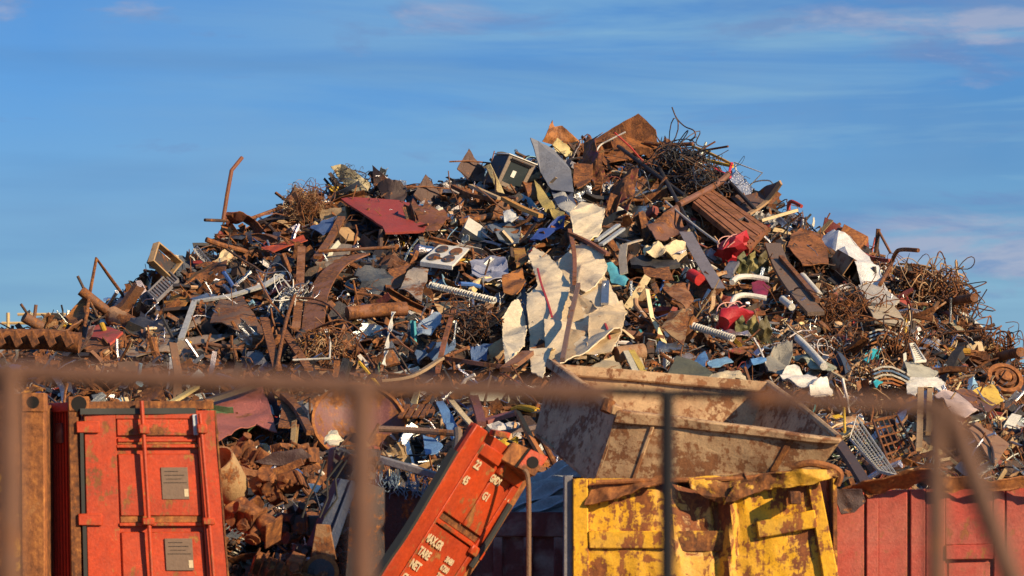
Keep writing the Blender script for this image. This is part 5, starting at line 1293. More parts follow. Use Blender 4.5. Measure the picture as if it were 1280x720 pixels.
TANRUST = weathered('tan_rusty_steel', (.30, .17, .08), rust=.55, scale=4, gloss=.2)
boxtube()
S('appliance_cover', 'grey-white shallow panel, upper of two, below the white crushed duct', 'panel', [(1073, 356), (1090, 354), (1125, 373, -.1), (1117, 381, -.2), (1086, 378)], ((.46, .42, .36), .12, .4), lift=1.0, crease=.02, amp=.02, thick=.04, ref='the upper pale panel')
S('appliance_cover', 'tan-white shallow panel, lower of two, below the white crushed duct', 'panel', [(1085, 382), (1116, 379, -.1), (1136, 406, -.2), (1094, 402)], ((.52, .42, .28), .2, .35), lift=1.1, crease=.02, amp=.02, thick=.03, ref='the lower tan-white panel')
T_('pipe', 'bent rusty pipe with a hooked end on the right skyline', 'pipe', [(1100, 356), (1112, 334), (1120, 316), (1128, 312), (1148, 313)], .028, RB, lift=1.0, ref='the hooked pipe')
T_('bar', 'short upright dark bar on the skyline beside the dark red box', 'bar', [(1095, 316), (1098, 286)], .03, DB, lift=.4)
T_('bar', 'thin bar leaning on the short upright dark bar', 'bar', [(1099, 290), (1113, 316)], .018, RB, lift=.4)
strip('steel_girder', 'red-brown beam lying level behind the hooked pipe', 'beam', [(1066, 310), (1088, 322), (1112, 326)], .06, ((.34, .07, .05), .4, .3), th=.05, lift=.6)
strip('steel_girder', 'ochre strip lying along the skyline right of the hooked pipe', 'beam', [(1125, 330), (1150, 332), (1166, 336)], .07, ((.5, .27, .06), .4, .2), th=.03, lift=.5)
T_('pipe', 'rusty pipe end jutting over the middle of the right skyline', 'pipe', [(1186, 377), (1218, 372)], .055, RB, k=12, lift=.5, ref='the jutting pipe end')
T_('pipe', 'rusty pipe end jutting over the lower right skyline', 'pipe', [(1244, 447), (1276, 440)], .06, RB, k=12, lift=.5)
def hub():
    c = np.array(D(1256, 474, 1.0)); t = thing('wheel_hub', 'rusty wheel hub with a round rim at the right edge', 'wheel hub', Vector(c)); mark('the wheel hub', [(1240, 474), (1272, 474)])
    M = rotm((.15, -.75, .6), 0, 0)
    g = g_ring(.19, .07, .05, 24); pmesh('rim', (g[0] @ M.T + c, g[1]), RUSTO, t)
    g = g_ring(.11, .04, .04, 20); pmesh('rim', (g[0] @ M.T + c + M @ np.array((0, 0, .03)), g[1]), RUST, t)
    g = sweep([(0, 0, -.05), (0, 0, 0), (0, 0, .07)], circ(.07, 12)); pmesh('bore', (g[0] @ M.T + c, g[1]), RUSTO, t)
    g = sweep([(0, 0, -.06), (0, 0, -.04), (0, 0, -.01)], circ(.18, 20)); pmesh('disc', (g[0] @ M.T + c, g[1]), RUST, t)
hub()
S('metal_sheet', 'yellow and rust painted panel with round holes below the wheel hub', 'panel', [(1212, 490), (1226, 484, -.1), (1242, 480), (1255, 500), (1240, 507, -.1), (1222, 500)], ((.65, .42, .06), .4, .3), lift=1.0, crease=.06, ref='the yellow rusty panel')
S('metal_sheet', 'dark brown sheet lying below the yellow rusty panel', 'metal sheet', [(1192, 488), (1214, 488), (1250, 508), (1236, 514), (1212, 506)], ((.13, .06, .045), .4, .25), lift=1.1)
S('metal_sheet', 'pinkish-white dented sheet above the brown square board', 'metal sheet', [(1168, 495), (1180, 491), (1194, 492), (1224, 514, -.1), (1206, 523), (1190, 519)], ((.55, .42, .38), .15, .35), lift=1.2, crease=.08, ref='the pinkish dented sheet')
S('metal_sheet', 'flat tan-brown square board near the right edge above the red bin', 'board', [(1211, 536), (1221, 526), (1262, 555, -.1), (1243, 582, -.2)], ((.32, .17, .09), .3, .15), lift=1.2, crease=.01, amp=.015, thick=.02, ref='the brown square board')
T_('cable', 'dark cable lying across the brown square board', 'cable', [(1214, 530, -.1), (1228, 540, -.15), (1240, 560, -.15), (1242, 580, -.15)], .014, DB, lift=1.35)
S('appliance_cover', 'curved white plastic cover with blue-shaded ends on the right slope', 'cover', [(1131, 478), (1140, 470, -.1), (1156, 470, -.2), (1172, 471), (1181, 479), (1179, 493, -.1), (1168, 482, -.1), (1154, 481, -.2), (1144, 493), (1136, 490)], ((.80, .75, .64), .05, .5), lift=1.1, crease=.06, cuts=4, ref='the curved white cover')
louvre('oven_grate', 'white-framed slatted grate standing behind the bent rim of the red bin', [(1071, 521), (1074, 521), (1121, 597), (1062, 549)], WHITEM, 14, None, lift=2.4) if False else None
def grate(px, label, nx, ny, ref, lift, mat, bar=.008, fr=.02):
    q = Q(*[D(a, b, lift) for a, b in px])
    t = thing('slatted_grate', label, 'grate', q.p(.5, .5)); mark(ref, px)
    m = MB(); f = fr / q.W; g = fr / q.H
    q.box(m, 0, f, 0, 1, -.01, .02); q.box(m, 1 - f, 1, 0, 1, -.01, .02); q.box(m, f, 1 - f, 0, g, -.01, .02); q.box(m, f, 1 - f, 1 - g, 1, -.01, .02); reparent(m, 'frame', mat, t, .003)
    m = MB()
    for i in range(1, ny): q.box(m, f, 1 - f, i / ny, i / ny + bar / q.H, -.005, .01)
    for i in range(1, nx): q.box(m, i / nx, i / nx + bar / q.W, g, 1 - g, -.012, -.005)
    reparent(m, 'grid_bars', mat, t, 0)
grate([(1071, 521), (1122, 596), (1098, 590), (1062, 549)], 'white-framed wire grate standing on end behind the red bin', 22, 5, 'the white grate', 1.9, WHITEM)
grate([(1136, 431), (1143, 430), (1158, 452), (1143, 453)], 'small white wire grate in the middle of the right slope', 4, 10, 'the small white grate', 1.2, WHITEM)
grate([(1090, 526), (1122, 520), (1146, 566), (1110, 580)], 'rust-brown lattice of crossed bars right of the white grate', 5, 5, 'the rusty lattice', 1.4, RUST, bar=.025, fr=.03)
def dpost():
    t = thing('timber_post', 'upright pair of tan planks standing above the red bin', 'post', D(1153, 575, 2.2)); mark('the tan plank pair', [(1153, 485), (1153, 575)])
    for x0, x1, y0, y1 in ((1147, 1155, 484, 560), (1159, 1166, 485, 540)):
        q = Q(D(x0, y0, 1.8), D(x1, y0, 1.8), D(x1 - 2, y1, 2.0), D(x0 - 2, y1, 2.0)); m = MB(); q.box(m, 0, 1, 0, 1, -.04, .0, nv=6, amp=.01); reparent(m, 'plank', TANM, t, .003)
    q = Q(D(1140, 524, 1.8), D(1168, 520, 1.8), D(1166, 532, 1.85), D(1142, 534, 1.85)); m = MB(); q.box(m, 0, 1, 0, 1, -.06, -.04); reparent(m, 'cross_piece', TANM, t, .003)
dpost()
T_('rod', 'thin bright yellow rod standing at the right end of the skip', 'rod', [(1055, 510), (1056, 540)], .014, ((.75, .45, .02), .02, .4), lift=2.2)
strip('wooden_lath', 'dark timber sloping down between the skip and the red bin', 'timber', [(1043, 548), (1062, 574), (1082, 606)], .10, ((.08, .05, .045), .3, .2), th=.06, lift=2.2, ref='the dark sloping timber')
for i, (x, y, s) in enumerate(((1104, 428, 1), (1110, 475, 1))):
    c = D(x, y, 1.0); t = thing('magazine_bundle', ['bundle of curved pale and orange strips in the right slope, upper one of two', 'bundle of curved pale and orange strips in the right slope, lower one of two'][i], 'bundle', c)
    mark('the upper strip bundle' if i == 0 else 'the lower strip bundle', [(x - 14, y), (x + 14, y)])
    for k in range(5):
        g = sweep([tuple(np.array(c) + np.array((-.17 + .1 * j, -.02 * k, .07 * math.sin(j * .8 + .4) - .045 * k + .08))) for j in range(5)], rect(.16, .02)); pmesh('strip', g, SCRAP, t, [(.6, .55, .45), (.12, .2, .32), (.55, .5, .4), (.5, .18, .04), (.42, .13, .03)][k], .1, .4)
S('plastic_sheet', 'turquoise plastic piece left of the upper strip bundle', 'plastic', [(1078, 444), (1090, 434), (1101, 432, -.1), (1096, 446), (1084, 450)], ((.03, .42, .50), .02, .5), lift=1.0, crease=.15, ref='the upper turquoise plastic')
S('plastic_sheet', 'turquoise plastic piece left of the lower strip bundle', 'plastic', [(1092, 478), (1100, 470), (1104, 476), (1096, 486)], ((.03, .42, .50), .02, .5), lift=1.1)
S('appliance_cover', 'pale cloudy panel between the curved white cover and the small white grate', 'panel', [(1130, 452), (1146, 450), (1172, 466), (1164, 474), (1136, 470)], ((.50, .47, .36), .1, .4), lift=1.0, crease=.04)
T_('plastic_tube', 'upright yellow bar in the right slope below the lower tan-white panel', 'bar', [(1132, 398), (1132, 418)], .018, ((.7, .4, .02), .05, .4), lift=1.1)
# --- band between the containers and the slope
S('metal_sheet', 'faded pink steel sheet standing behind the upright orange container', 'metal sheet', [(250, 516), (276, 498), (300, 488), (328, 485), (346, 536), (322, 530), (292, 540), (262, 552)], ((.36, .11, .085), .35, .25), lift=1.2, crease=.03, amp=.05, ref='the faded pink sheet')
strip('wooden_lath', 'yellow and white striped bar slanting over the upright orange container', 'bar', [(196, 512), (218, 501), (246, 484)], .07, ((.62, .48, .2), .2, .3), th=.03, lift=2.0)
strip('steel_girder', 'long blackened timber rising behind the faded pink sheet', 'beam', [(196, 516), (262, 500), (328, 478)], .16, ((.06, .045, .035), .4, .2), th=.05, lift=1.7, ref='the long blackened timber')
strip('metal_strip', 'torn rust-orange strip standing right of the faded pink sheet', 'strip', [(350, 490), (362, 505), (358, 535)], .17, OB, lift=1.3, ref='the torn orange strip')
strip('metal_strip', 'bent brown bar slanting down towards the purple tank end', 'bar', [(354, 494), (372, 512), (388, 541)], .08, RB, th=.05, lift=1.5)
def tank_end():
    c = np.array(D(449, 530, 1.2)); t = thing('tank_end', 'large round purple-brown dished tank end above the shaded machine axle', 'tank', Vector(c)); mark('the purple tank end', [(398, 524), (478, 524)])
    M = rotm((.25, -.85, .42), 0, 0)
    n = 7; V = []; k = 36
    for j in range(n):
        rr = .49 * j / (n - 1)
        for i in range(k): V.append((rr * math.cos(6.2832 * i / k), rr * math.sin(6.2832 * i / k) * .9, -.13 * (1 - (rr / .49) ** 2)))
    Fc = [(j*k+i, j*k+(i+1) % k, (j+1)*k+(i+1) % k, (j+1)*k+i) for j in range(n-1) for i in range(k)]
    V, Fc = thicken(V, Fc, .02); pmesh('dish', (V @ M.T + c, Fc), PURP, t, sharp=60)
    g = g_ring(.49, .08, .03, 36); W = g[0].copy(); W[:, 1] *= .9; pmesh('rim', (W @ M.T + c, g[1]), RUSTO, t)
PURP = weathered('purple_brown_enamel', (.17, .06, .055), rust=.6, scale=2.5, gloss=.35)
tank_end()
S('paper_scrap', 'bright white torn scrap lying at the foot of the purple tank end', 'scrap', [(404, 549), (408, 540, -.1), (415, 534), (422, 540), (430, 545), (424, 556), (412, 556)], ((.82, .72, .5), .02, .3), lift=1.9, crease=.1)
S('metal_sheet', 'smooth blue strip of sheet standing between the rust bars above the orange container end', 'metal sheet', [(545, 503), (554, 501), (566, 520), (574, 539), (565, 549), (556, 530)], ((.12, .25, .48), .05, .4), lift=1.6, ref='the smooth blue strip', crease=.02, amp=.02)
S('metal_sheet', 'blue triangular plate below the level brown pipe above the shaded bin', 'metal sheet', [(528, 544), (540, 547), (554, 556), (546, 564), (532, 566)], ((.12, .25, .48), .05, .4), lift=1.7, crease=.02, amp=.02)
strip('metal_strip', 'cream strip slanting down to the top of the tilted orange container end', 'strip', [(564, 501), (578, 518), (594, 536)], .06, CR, th=.02, lift=2.2)
T_('pipe', 'level grey-brown pipe crossing above the shaded bin', 'pipe', [(474, 536), (520, 538), (574, 542)], .032, ((.22, .13, .09), .4, .3), lift=2.1, ref='the level grey-brown pipe')
T_('pipe', 'tan hose bending down behind the tilted orange container end', 'hose', [(572, 538), (573, 552), (569, 574), (560, 594)], .04, ((.22, .15, .09), .2, .2), lift=2.6)
strip('steel_girder', 'maroon plank sloping up above the tilted orange container end', 'beam', [(604, 528), (626, 521), (648, 515)], .13, ((.24, .07, .06), .3, .3), th=.04, lift=2.0, ref='the maroon plank')
strip('steel_girder', 'grey plank lying below the maroon plank', 'beam', [(626, 541), (650, 537), (672, 533)], .13, ((.15, .10, .09), .3, .3), th=.04, lift=1.9)
strip('steel_girder', 'short maroon post leaning on the top of the tilted orange container end', 'beam', [(592, 497), (598, 514), (602, 530)], .09, ((.18, .06, .05), .3, .3), th=.05, lift=2.1)
strip('angle_bar', 'bright orange angle bar leaning down beside the corner casting', 'bar', [(668, 519), (646, 514), (662, 545), (683, 581)], .05, ((.50, .17, .03), .4, .2), th=.04, lift=2.4, smooth=False, ref='the bright orange angle bar')
for i in range(5):
    x = 500 + i * 9
    strip('steel_bar', ['first', 'second', 'third', 'fourth', 'fifth'][i] + ' from the left of five parallel rusty slats under the fence rail', 'slat', [(x, 522), (x + 10, 506)], .05, OB, th=.02, lift=1.5, group='parallel rusty slats')
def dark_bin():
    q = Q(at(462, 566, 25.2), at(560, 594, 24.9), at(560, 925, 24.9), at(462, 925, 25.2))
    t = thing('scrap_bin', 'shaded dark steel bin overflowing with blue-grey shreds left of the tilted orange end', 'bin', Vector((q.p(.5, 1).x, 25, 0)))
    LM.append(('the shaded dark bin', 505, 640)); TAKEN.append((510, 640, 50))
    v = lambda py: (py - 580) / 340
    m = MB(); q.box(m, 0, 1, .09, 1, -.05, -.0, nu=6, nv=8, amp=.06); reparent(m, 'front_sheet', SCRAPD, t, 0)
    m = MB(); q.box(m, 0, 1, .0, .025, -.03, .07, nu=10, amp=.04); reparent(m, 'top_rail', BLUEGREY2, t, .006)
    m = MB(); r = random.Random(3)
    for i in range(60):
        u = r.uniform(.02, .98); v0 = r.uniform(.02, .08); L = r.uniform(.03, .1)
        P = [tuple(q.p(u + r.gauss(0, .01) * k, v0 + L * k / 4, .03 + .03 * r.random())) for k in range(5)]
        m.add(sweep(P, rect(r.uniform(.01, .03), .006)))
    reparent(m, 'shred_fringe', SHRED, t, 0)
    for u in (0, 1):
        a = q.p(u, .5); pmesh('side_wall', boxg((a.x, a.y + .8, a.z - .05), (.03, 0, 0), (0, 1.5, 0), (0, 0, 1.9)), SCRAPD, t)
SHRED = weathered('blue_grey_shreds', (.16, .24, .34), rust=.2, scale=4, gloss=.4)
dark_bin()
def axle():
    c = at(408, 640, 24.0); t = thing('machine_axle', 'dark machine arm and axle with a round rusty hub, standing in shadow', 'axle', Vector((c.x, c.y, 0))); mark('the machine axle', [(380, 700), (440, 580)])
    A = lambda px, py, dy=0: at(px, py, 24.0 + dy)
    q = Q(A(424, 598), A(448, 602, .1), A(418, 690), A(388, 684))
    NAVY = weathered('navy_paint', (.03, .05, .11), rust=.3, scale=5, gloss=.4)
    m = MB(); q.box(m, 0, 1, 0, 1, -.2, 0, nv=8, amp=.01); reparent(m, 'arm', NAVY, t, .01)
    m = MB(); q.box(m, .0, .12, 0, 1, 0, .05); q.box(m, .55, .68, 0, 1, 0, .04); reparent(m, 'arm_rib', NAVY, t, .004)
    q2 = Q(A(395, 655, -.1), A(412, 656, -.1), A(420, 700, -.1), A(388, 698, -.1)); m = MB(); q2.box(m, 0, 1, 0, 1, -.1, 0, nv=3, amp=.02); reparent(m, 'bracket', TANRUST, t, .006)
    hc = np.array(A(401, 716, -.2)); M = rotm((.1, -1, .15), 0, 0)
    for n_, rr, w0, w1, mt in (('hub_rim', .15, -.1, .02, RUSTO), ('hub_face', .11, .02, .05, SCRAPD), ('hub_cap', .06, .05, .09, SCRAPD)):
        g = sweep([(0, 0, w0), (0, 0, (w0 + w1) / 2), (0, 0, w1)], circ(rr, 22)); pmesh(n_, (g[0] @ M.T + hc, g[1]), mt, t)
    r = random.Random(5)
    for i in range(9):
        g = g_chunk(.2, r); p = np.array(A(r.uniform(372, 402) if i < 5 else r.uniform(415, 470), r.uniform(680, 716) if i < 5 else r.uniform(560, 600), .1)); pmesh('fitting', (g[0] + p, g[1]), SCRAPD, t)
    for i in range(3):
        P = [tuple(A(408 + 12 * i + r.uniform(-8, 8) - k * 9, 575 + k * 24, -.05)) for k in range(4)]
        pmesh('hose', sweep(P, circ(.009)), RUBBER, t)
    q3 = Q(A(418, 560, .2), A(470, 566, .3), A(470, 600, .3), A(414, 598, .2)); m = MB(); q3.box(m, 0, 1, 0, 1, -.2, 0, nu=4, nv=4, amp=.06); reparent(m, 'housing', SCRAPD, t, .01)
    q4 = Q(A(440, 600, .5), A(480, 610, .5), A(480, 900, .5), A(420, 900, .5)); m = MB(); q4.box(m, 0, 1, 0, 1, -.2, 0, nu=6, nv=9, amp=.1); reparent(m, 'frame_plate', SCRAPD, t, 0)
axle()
def bigcast(kind, label, px, py, s, seed, mat, Y, ref=None):
    r = random.Random(seed); g = g_chunk(s, r, True); c = np.array(at(px, py, Y))
    o = newmesh('machine_casting', g[0] + c, g[1], mat, sharp=30); tag(o, label, 'casting'); mark(ref, [(px - s * 70, py), (px + s * 70, py)])
bigcast('b', 'rusted engine block low in the pile beside the upright orange container', 312, 648, .52, 2, RUST, 23.9, 'the rusted engine block')
bigcast('b', 'rust-brown gearbox housing above the rusted engine block', 348, 612, .5, 4, RUST, 24.3, 'the brown gearbox housing')
bigcast('b', 'rusty round-shouldered casting at the bottom below the engine block', 345, 712, .5, 6, RUST, 23.7, 'the lowest casting')
bigcast('b', 'long brown pitted casting behind the tan pot, under the faded pink sheet', 318, 572, .45, 8, RUST, 25.2, 'the pitted casting')
bigcast('b', 'brown pitted casting end beside the purple tank end', 368, 572, .42, 9, RUST, 25.3)
bigcast('b', 'dark seized casting between the engine block and the machine axle', 372, 655, .5, 10, SCRAPD, 24.5)
def pot():
    c = np.array(at(276, 588, 24.2)); t = thing('metal_pot', 'tan steel cylinder with a dark open end beside the upright orange container', 'cylinder', Vector(c)); mark('the tan pot', [(266, 588), (300, 588)])
    M = rotm((-.35, -.6, .7), 0, 0)
    g = sweep([(0, 0, -.3), (0, 0, -.2), (0, 0, 0), (0, 0, .12)], circ(.165, 20), cap=False, scale=[.7, .95, 1, 1.0]); V, Fc = thicken(g[0], g[1], .015)
    pmesh('shell', (V @ M.T + c, Fc), TANM, t)
    g = sweep([(0, 0, -.12), (0, 0, -.1), (0, 0, -.09)], circ(.15, 20)); pmesh('inner_base', (g[0] @ M.T + c, g[1]), HOLE, t)  # black disc paints in the shade inside the pot
pot()
strip('steel_flange', 'long curved brown flange lying across the castings', 'flange', [(300, 586), (318, 592), (350, 588), (378, 577)], .12, ((.28, .12, .05), .6, .2), th=.06, lift=0, Y=24.4, ref='the curved brown flange')
S('metal_sheet', 'dark steel plate lying above the curved brown flange', 'metal sheet', [(318, 578), (340, 566), (378, 560), (390, 570), (360, 582)], ((.07, .04, .04), .3, .3), Y=24.6)
# --- shredder screw at the far left
def screw():
    t = thing('crawler_track', 'rusty toothed machine track lying along the left edge of the heap', 'machine part', at(40, 430, 33)); mark('the toothed machine track', [(0, 430), (90, 430)])
    r = random.Random(2)
    P = [at(x, 424 + (x > 60) * (x - 60) * .12, 33) for x in (-60, -20, 20, 60, 100)]
    pmesh('drum', sweep([tuple(p) for p in P], circ(.12, 14)), RUST, t)
    for i in range(7):
        x = -40 + i * 21; c = np.array(at(x, 424, 32.9))
        V, Fc = boxg((0, -.10, -.0), (.07, 0, .05), (0, .14, 0), (-.07, 0, .15)); pmesh('tooth', (V + c, Fc), RUST, t, sharp=30)
        V, Fc = boxg((.09, -.19, .0), (.05, 0, .03), (0, .05, 0), (-.04, 0, .16)); pmesh('tooth_gap', (V + c, Fc), HOLE, t) if False else None
screw()
def far_crane():
    t = thing('crane_boom', 'pale yellow lattice boom far away on the left horizon', 'crane', at(40, 395, 180)); M_ = plain('pale_crane_paint', (.55, .38, .16), .6)
    for y, x0, x1 in ((393, 22, 90), (404, 2, 72)):
        pmesh('boom', sweep([tuple(at(x0, y, 180)), tuple(at((x0 + x1) / 2, y, 180)), tuple(at(x1, y, 180))], circ(.10)), M_, t)
    for x in (10, 60, 78):
        pmesh('mast', sweep([tuple(at(x, 391, 180)), tuple(at(x, 450, 180)), tuple(at(x, 573 + 45, 180))], circ(.12)), M_, t)
far_crane()
# ------------------------------------------------------------------ loose scrap: the larger pieces one by one, the crumbs as stuff
NRM = (0.0, -0.6, 0.8)
def rand_px(r, x0=-200, x1=1620):
    while True:
        px = r.uniform(x0, x1); s = skyl(px); 
        py = s - 6 + (690 - s) * r.random()
        if 700 < px < 1060 and py > 560: continue
        if s < 690: return px, py
def covered(px, py, k=1.0):
    return any((px - x) ** 2 + (py - y) ** 2 < (k * q) ** 2 for x, y, q in TAKEN)
SHAPES = ['sheet', 'panel', 'pipe', 'rod', 'bar', 'strip', 'box', 'wire', 'drum', 'casting']
def make_piece(kind, s, r):
    if kind == 'sheet': return g_sheet(s, s * r.uniform(.4, .9), 11, 9, .07 * s, r.randint(1, 3), .01, .16, r, .95)
    if kind == 'panel': return g_sheet(s, s * r.uniform(.4, .8), 9, 9, .02 * s, 2, .010, .02, r, .5, lip=r.choice((.03, .05, .02)))
    if kind == 'pipe': return g_tube(s * 1.5, r.uniform(.022, .05), .10, 9, 8, r)
    if kind == 'rod': return g_tube(s * 2.3, r.uniform(.008, .017), .13, 5, 9, r)
    if kind == 'bar': return g_prof(s * 1.9, r)
    if kind == 'strip': return sweep(wander(s * 1.5, 10, .22, r), rect(r.uniform(.05, .12), .008), twist=r.uniform(-2.5, 2.5))
    if kind == 'box': return g_box(s * .6, s * .45, s * .5, squash=.15, open_=r.random() < .8, r=r)
    if kind == 'wire': return g_wire(s * .5, r.uniform(.006, .012), 44, r)
    if kind == 'drum': return g_drum(s * .2, s * .6, r.uniform(.1, .5), r)
    if kind == 'casting': return g_chunk(s * .5, r)
def orient(kind, r, px, py):
    if kind in ('sheet', 'panel', 'casting', 'wire'): return rotm(NRM, r.uniform(0, 6.28), .42, r)
    if kind == 'drum' or kind == 'box': return rotm((0, 0, 1), r.uniform(-.9, .9), .5, r)
    # long things: lie in the slope, mostly pointing down and across it, some poke out
    M = rotm(NRM, r.uniform(0, 3.14), .28, r)
    return M
# crumbs --------------------------------------------------------------------
def crumbs(name, kinds, n, smin, smax, lmin, lmax, seed, region=None, dens=None):
    r = random.Random(seed); m = MB()
    for _ in range(n):
        px, py = rand_px(r)
        if region:
            px = r.uniform(region[0], region[2]); py = r.uniform(region[1], region[3])
            if py < skyl(px) - 4: continue
        if dens and r.random() > dens(px, py): continue
        kind = r.choice(kinds); s = smin + (smax - smin) * r.random() ** 1.7
        if kind == 'sheet': g = g_sheet(s, s * r.uniform(.3, .9), 5, 4, .06 * s, r.randint(1, 2), .006, .18, r)
        elif kind == 'pipe': g = g_tube(s * 1.8, r.uniform(.008, .028), .2, 6, 5, r)
        elif kind == 'rod': g = g_tube(s * 2.2, r.uniform(.005, .010), .25, 4, 7, r)
        elif kind == 'bar': g = g_prof(s * 1.6, r)
        elif kind == 'strip': g = sweep(wander(s * 1.6, 7, .3, r), rect(r.uniform(.02, .06), .006), twist=r.uniform(-3, 3))
        elif kind == 'wire': g = g_wire(s * .8, r.uniform(.004, .008), 26, r)
        elif kind == 'chunk': g = g_chunk(s * .7, r)
        elif kind == 'box': g = g_box(s * .6, s * .5, s * .4, r=r)
        elif kind == 'ring': g = g_ring(s * .3, s * .12, .01, 14)
        elif kind == 'coil': g = g_coil(s * .12, s * .8, 6, .008)
        c = pick_colour(px, r)
        if kind in ('wire', 'rod', 'bar', 'pipe') and r.random() < .5: c = r.choice(['rust-brown', 'orange-brown', 'dark brown', 'blackened', 'pale grey'])
        if seed == 26: c = r.choice(['rust-brown', 'dark brown', 'dark brown', 'blackened', 'blue-black', 'tan', 'grey'] if px > 330 else ['rust-brown', 'orange-brown', 'dark brown', 'tan', 'blackened'])
        elif kind == 'chunk': c = r.choice(['rust-brown', 'orange-brown', 'dark brown', 'tan', 'blackened'])
        t, ru, gl = jitter(c, r)
        lift = r.uniform(lmin, lmax)
        p = np.array(D(px, py, lift + relief(px, py))); g_ = (g[0] - g[0].mean(0), g[1])
        m.add(g_, t, ru, gl, (orient('sheet' if kind in ('ring', 'coil', 'chunk') else kind, r, px, py), p))
    o = m.build(name, SCRAP, None, tinted=True, sharp=30, origin=(0, 0, 0)); tag(o, kind='stuff')
mid = lambda px, py: 1.0
crumbs('small_sheet_scrap_debris', ['sheet', 'sheet', 'sheet', 'box', 'strip'], 6200, .07, .32, -.15, .22, 21)
crumbs('small_bar_scrap_debris', ['pipe', 'bar', 'bar', 'strip', 'rod', 'pipe'], 6400, .12, .50, -.08, .30, 22)
crumbs('loose_wire_debris', ['wire', 'rod', 'wire', 'coil', 'ring'], 2000, .12, .45, -.02, .30, 23)
crumbs('right_slope_wire_debris', ['wire', 'wire', 'rod', 'coil', 'ring', 'strip'], 1700, .12, .4, .0, .32, 24, (960, 300, 1420, 600))
crumbs('small_casting_debris', ['chunk'], 500, .15, .40, -.1, .2, 25)
crumbs('low_casting_debris', ['chunk', 'chunk', 'sheet', 'strip', 'ring', 'bar', 'pipe', 'rod'], 1500, .07, .30, -.1, .35, 26, (60, 440, 480, 780))
crumbs('left_hollow_debris', ['chunk', 'pipe', 'strip'], 160, .14, .4, -.1, .3, 27, (-60, 410, 220, 520))
# skyline pokers
def pokers():
    r = random.Random(31); m = MB()
    for _ in range(260):
        px = r.uniform(60, 1300); s = skyl(px); py = s + r.uniform(-8, 8)
        kind = r.choice(['rod', 'wire', 'sheet', 'strip', 'rod', 'wire'] if px > 1050 else ['rod', 'sheet', 'sheet', 'strip', 'bar', 'wire'])
        s_ = r.uniform(.15, .5)
        g = {'rod': lambda: g_tube(s_ * 1.4, r.uniform(.007, .016), .3, 5, 8, r), 'wire': lambda: g_wire(s_ * .8, .008, 26, r), 'sheet': lambda: g_sheet(s_, s_ * .6, 6, 6, .03, 2, .008, .25, r),
             'strip': lambda: sweep(wander(s_ * 1.3, 7, .3, r), rect(.04, .006), twist=2), 'bar': lambda: g_prof(s_ * 1.3, r)}[kind]()
        c = pick_colour(px, r)
        if r.random() < .5: c = r.choice(['rust-brown', 'dark brown', 'blackened'])
        t, ru, gl = jitter(c, r)
        M = rotm((r.gauss(0, .6), -.5, .5), r.uniform(0, 6.28), .6, r)
        m.add((g[0] - g[0].mean(0), g[1]), t, ru, gl, (M, np.array(D(px, py, .15))))
    tag(m.build('skyline_scrap_debris', SCRAP, None, tinted=True, sharp=30, origin=(0, 0, 0)), kind='stuff')
pokers()
# single pieces ---------------------------------------------------------------
NAMES = {'sheet': 'crumpled_sheet', 'panel': 'flat_sheet', 'pipe': 'scrap_pipe', 'rod': 'bent_rod', 'bar': 'steel_bar', 'strip': 'metal_strip', 'box': 'open_metal_box', 'wire': 'wire_coil', 'drum': 'crushed_drum', 'casting': 'machine_casting'}
CATS = {'sheet': 'metal sheet', 'panel': 'panel', 'pipe': 'pipe', 'rod': 'rod', 'bar': 'bar', 'strip': 'strip', 'box': 'box', 'wire': 'wire', 'drum': 'drum', 'casting': 'casting'}
WORDS = {'sheet': 'crumpled sheet', 'panel': 'flat panel', 'pipe': 'pipe', 'rod': 'thin rod', 'bar': 'steel bar', 'strip': 'bent strip', 'box': 'knocked-about box', 'wire': 'wire coil', 'drum': 'crushed drum', 'casting': 'lumpy casting'}
USED = set()
def relation(px, py, i=0):
    ds = sorted(((px - x) ** 2 + (1.2 * (py - y)) ** 2, ph, x, y) for ph, x, y in LM)
    out = []
    for d, ph, x, y in ds[:3]:
        if abs(py - y) > abs(px - x): rel = 'above ' if py < y else 'below '
        else: rel = 'left of ' if px < x else 'right of '
        out.append((rel, ph, d))
    return out
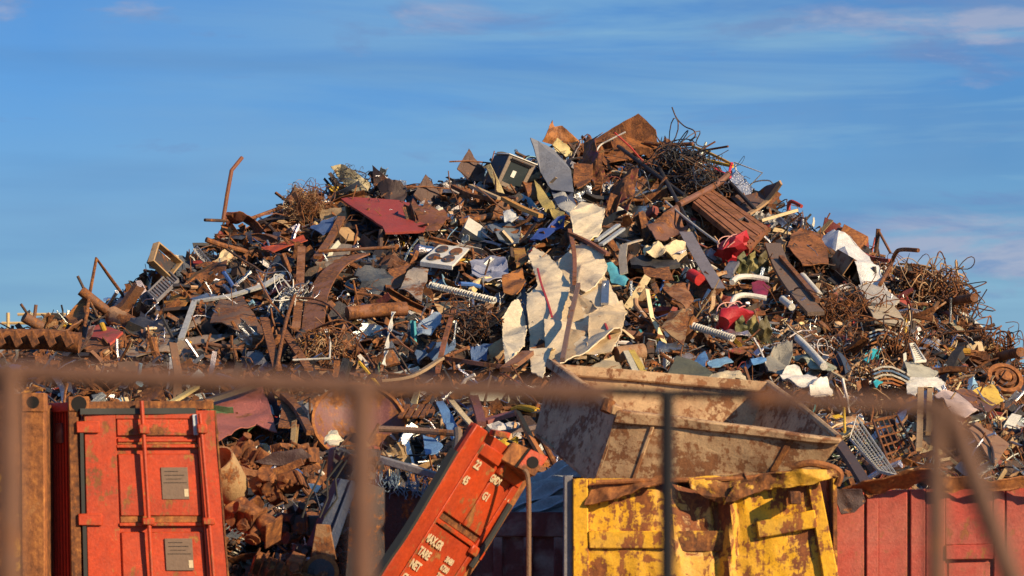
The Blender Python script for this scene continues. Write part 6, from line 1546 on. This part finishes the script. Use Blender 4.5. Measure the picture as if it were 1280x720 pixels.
def describe(kind, colour, px, py, V):
    P = np.array([to_px(v) for v in V[:: max(1, len(V) // 60)]]); c = P - P.mean(0)
    w, E = np.linalg.eigh(c.T @ c); d = E[:, 1]; ang = math.degrees(math.atan2(-d[1], d[0])) % 180
    size = max(np.ptp(P[:, 0]), np.ptp(P[:, 1]))
    longish = w[1] > 3 * w[0]
    dirw = 'level' if ang < 18 or ang > 162 else 'upright' if 72 < ang < 108 else 'rising' if ang < 90 else 'falling'
    dirw = {'level': 'lying level', 'upright': 'standing upright', 'rising': 'tilted up to the right', 'falling': 'tilted up to the left'}[dirw] if longish else ''
    sz = 'large' if size > 85 else 'small' if size < 42 else ''
    rel = relation(px, py)
    c1 = f"{sz} {colour} {WORDS[kind]} {dirw} just {rel[0][0]}{rel[0][1]}".split()
    opts = []
    opts.append([colour, WORDS[kind], 'just', rel[0][0] + rel[0][1]])
    opts.append([colour, WORDS[kind], dirw, 'just', rel[0][0] + rel[0][1]])
    opts.append([sz, colour, WORDS[kind], dirw, 'just', rel[0][0] + rel[0][1]])
    opts.append([colour, WORDS[kind], 'between', rel[0][1], 'and', rel[1][1]])
    opts.append([sz, colour, WORDS[kind], 'between', rel[0][1], 'and', rel[1][1]])
    opts.append([colour, WORDS[kind], rel[1][0] + rel[1][1], 'and', rel[0][0] + rel[0][1]])
    opts.append([colour, WORDS[kind], 'between', rel[0][1], 'and', rel[2][1]])
    opts.append([colour, WORDS[kind], 'between', rel[1][1], 'and', rel[2][1]])
    opts.append([sz, colour, WORDS[kind], dirw, 'near', rel[2][1]])
    for o in opts:
        s = ' '.join(' '.join(o).replace('-', '~').split()).replace('~', '-')
        if s not in USED and 4 <= len(s.replace('-', ' ').split()) <= 16 and not (('tilted' in s) and len(s.split()) > 15):
            USED.add(s); return s
    return None
def singles(n, seed):
    r = random.Random(seed); made = 0; tries = 0; placed = []
    cnt = {}
    while made < n and tries < 20000:
        tries += 1
        px, py = rand_px(r, -10, 1290)
        if py > 610: continue
        if covered(px, py, .8): continue
        f = min(1, max(0, (px - 900) / 200))
        wts = [23, 9, 13, 20, 17, 13, 4, 4 + 12 * f, 3, 4]
        kind = r.choices(SHAPES, wts)[0]
        s = r.choice((r.uniform(.3, .5), r.uniform(.35, .55), r.uniform(.5, .85))) * (1 - .25 * f)
        minr = 13 if kind in ('rod', 'strip', 'wire') else 17
        if any((px - a) ** 2 + (py - b) ** 2 < minr ** 2 for a, b in placed): continue
        if py < skyl(px) + 4 and kind not in ('rod', 'strip', 'pipe') and s > .5: s *= .6
        g = make_piece(kind, s, r)
        colour = pick_colour(px, r)
        if kind in ('rod', 'wire', 'bar', 'pipe', 'casting') and r.random() < .55: colour = r.choice(['rust-brown', 'orange-brown', 'dark brown'])
        t, ru, gl = jitter(colour, r)
        M = orient(kind, r, px, py); p = np.array(D(px, py, r.uniform(.14, .36) + .8 * relief(px, py)))
        V = (g[0] - g[0].mean(0)) @ M.T + p
        lab = describe(kind, colour, px, py, V)
        if lab is None: continue
        placed.append((px, py)); made += 1
        o = newmesh(NAMES[kind], V, g[1], SCRAP, t, ru, gl, sharp=28)
        tag(o, lab, CATS[kind], {'sheet': 'crumpled sheets on the heap', 'panel': 'flat panels on the heap', 'pipe': 'pipes on the heap', 'rod': 'rods on the heap', 'bar': 'bars on the heap', 'strip': 'strips on the heap', 'box': 'boxes on the heap', 'wire': 'wire coils on the heap', 'drum': 'drums on the heap', 'casting': 'castings on the heap'}[kind])
singles(600, 41)
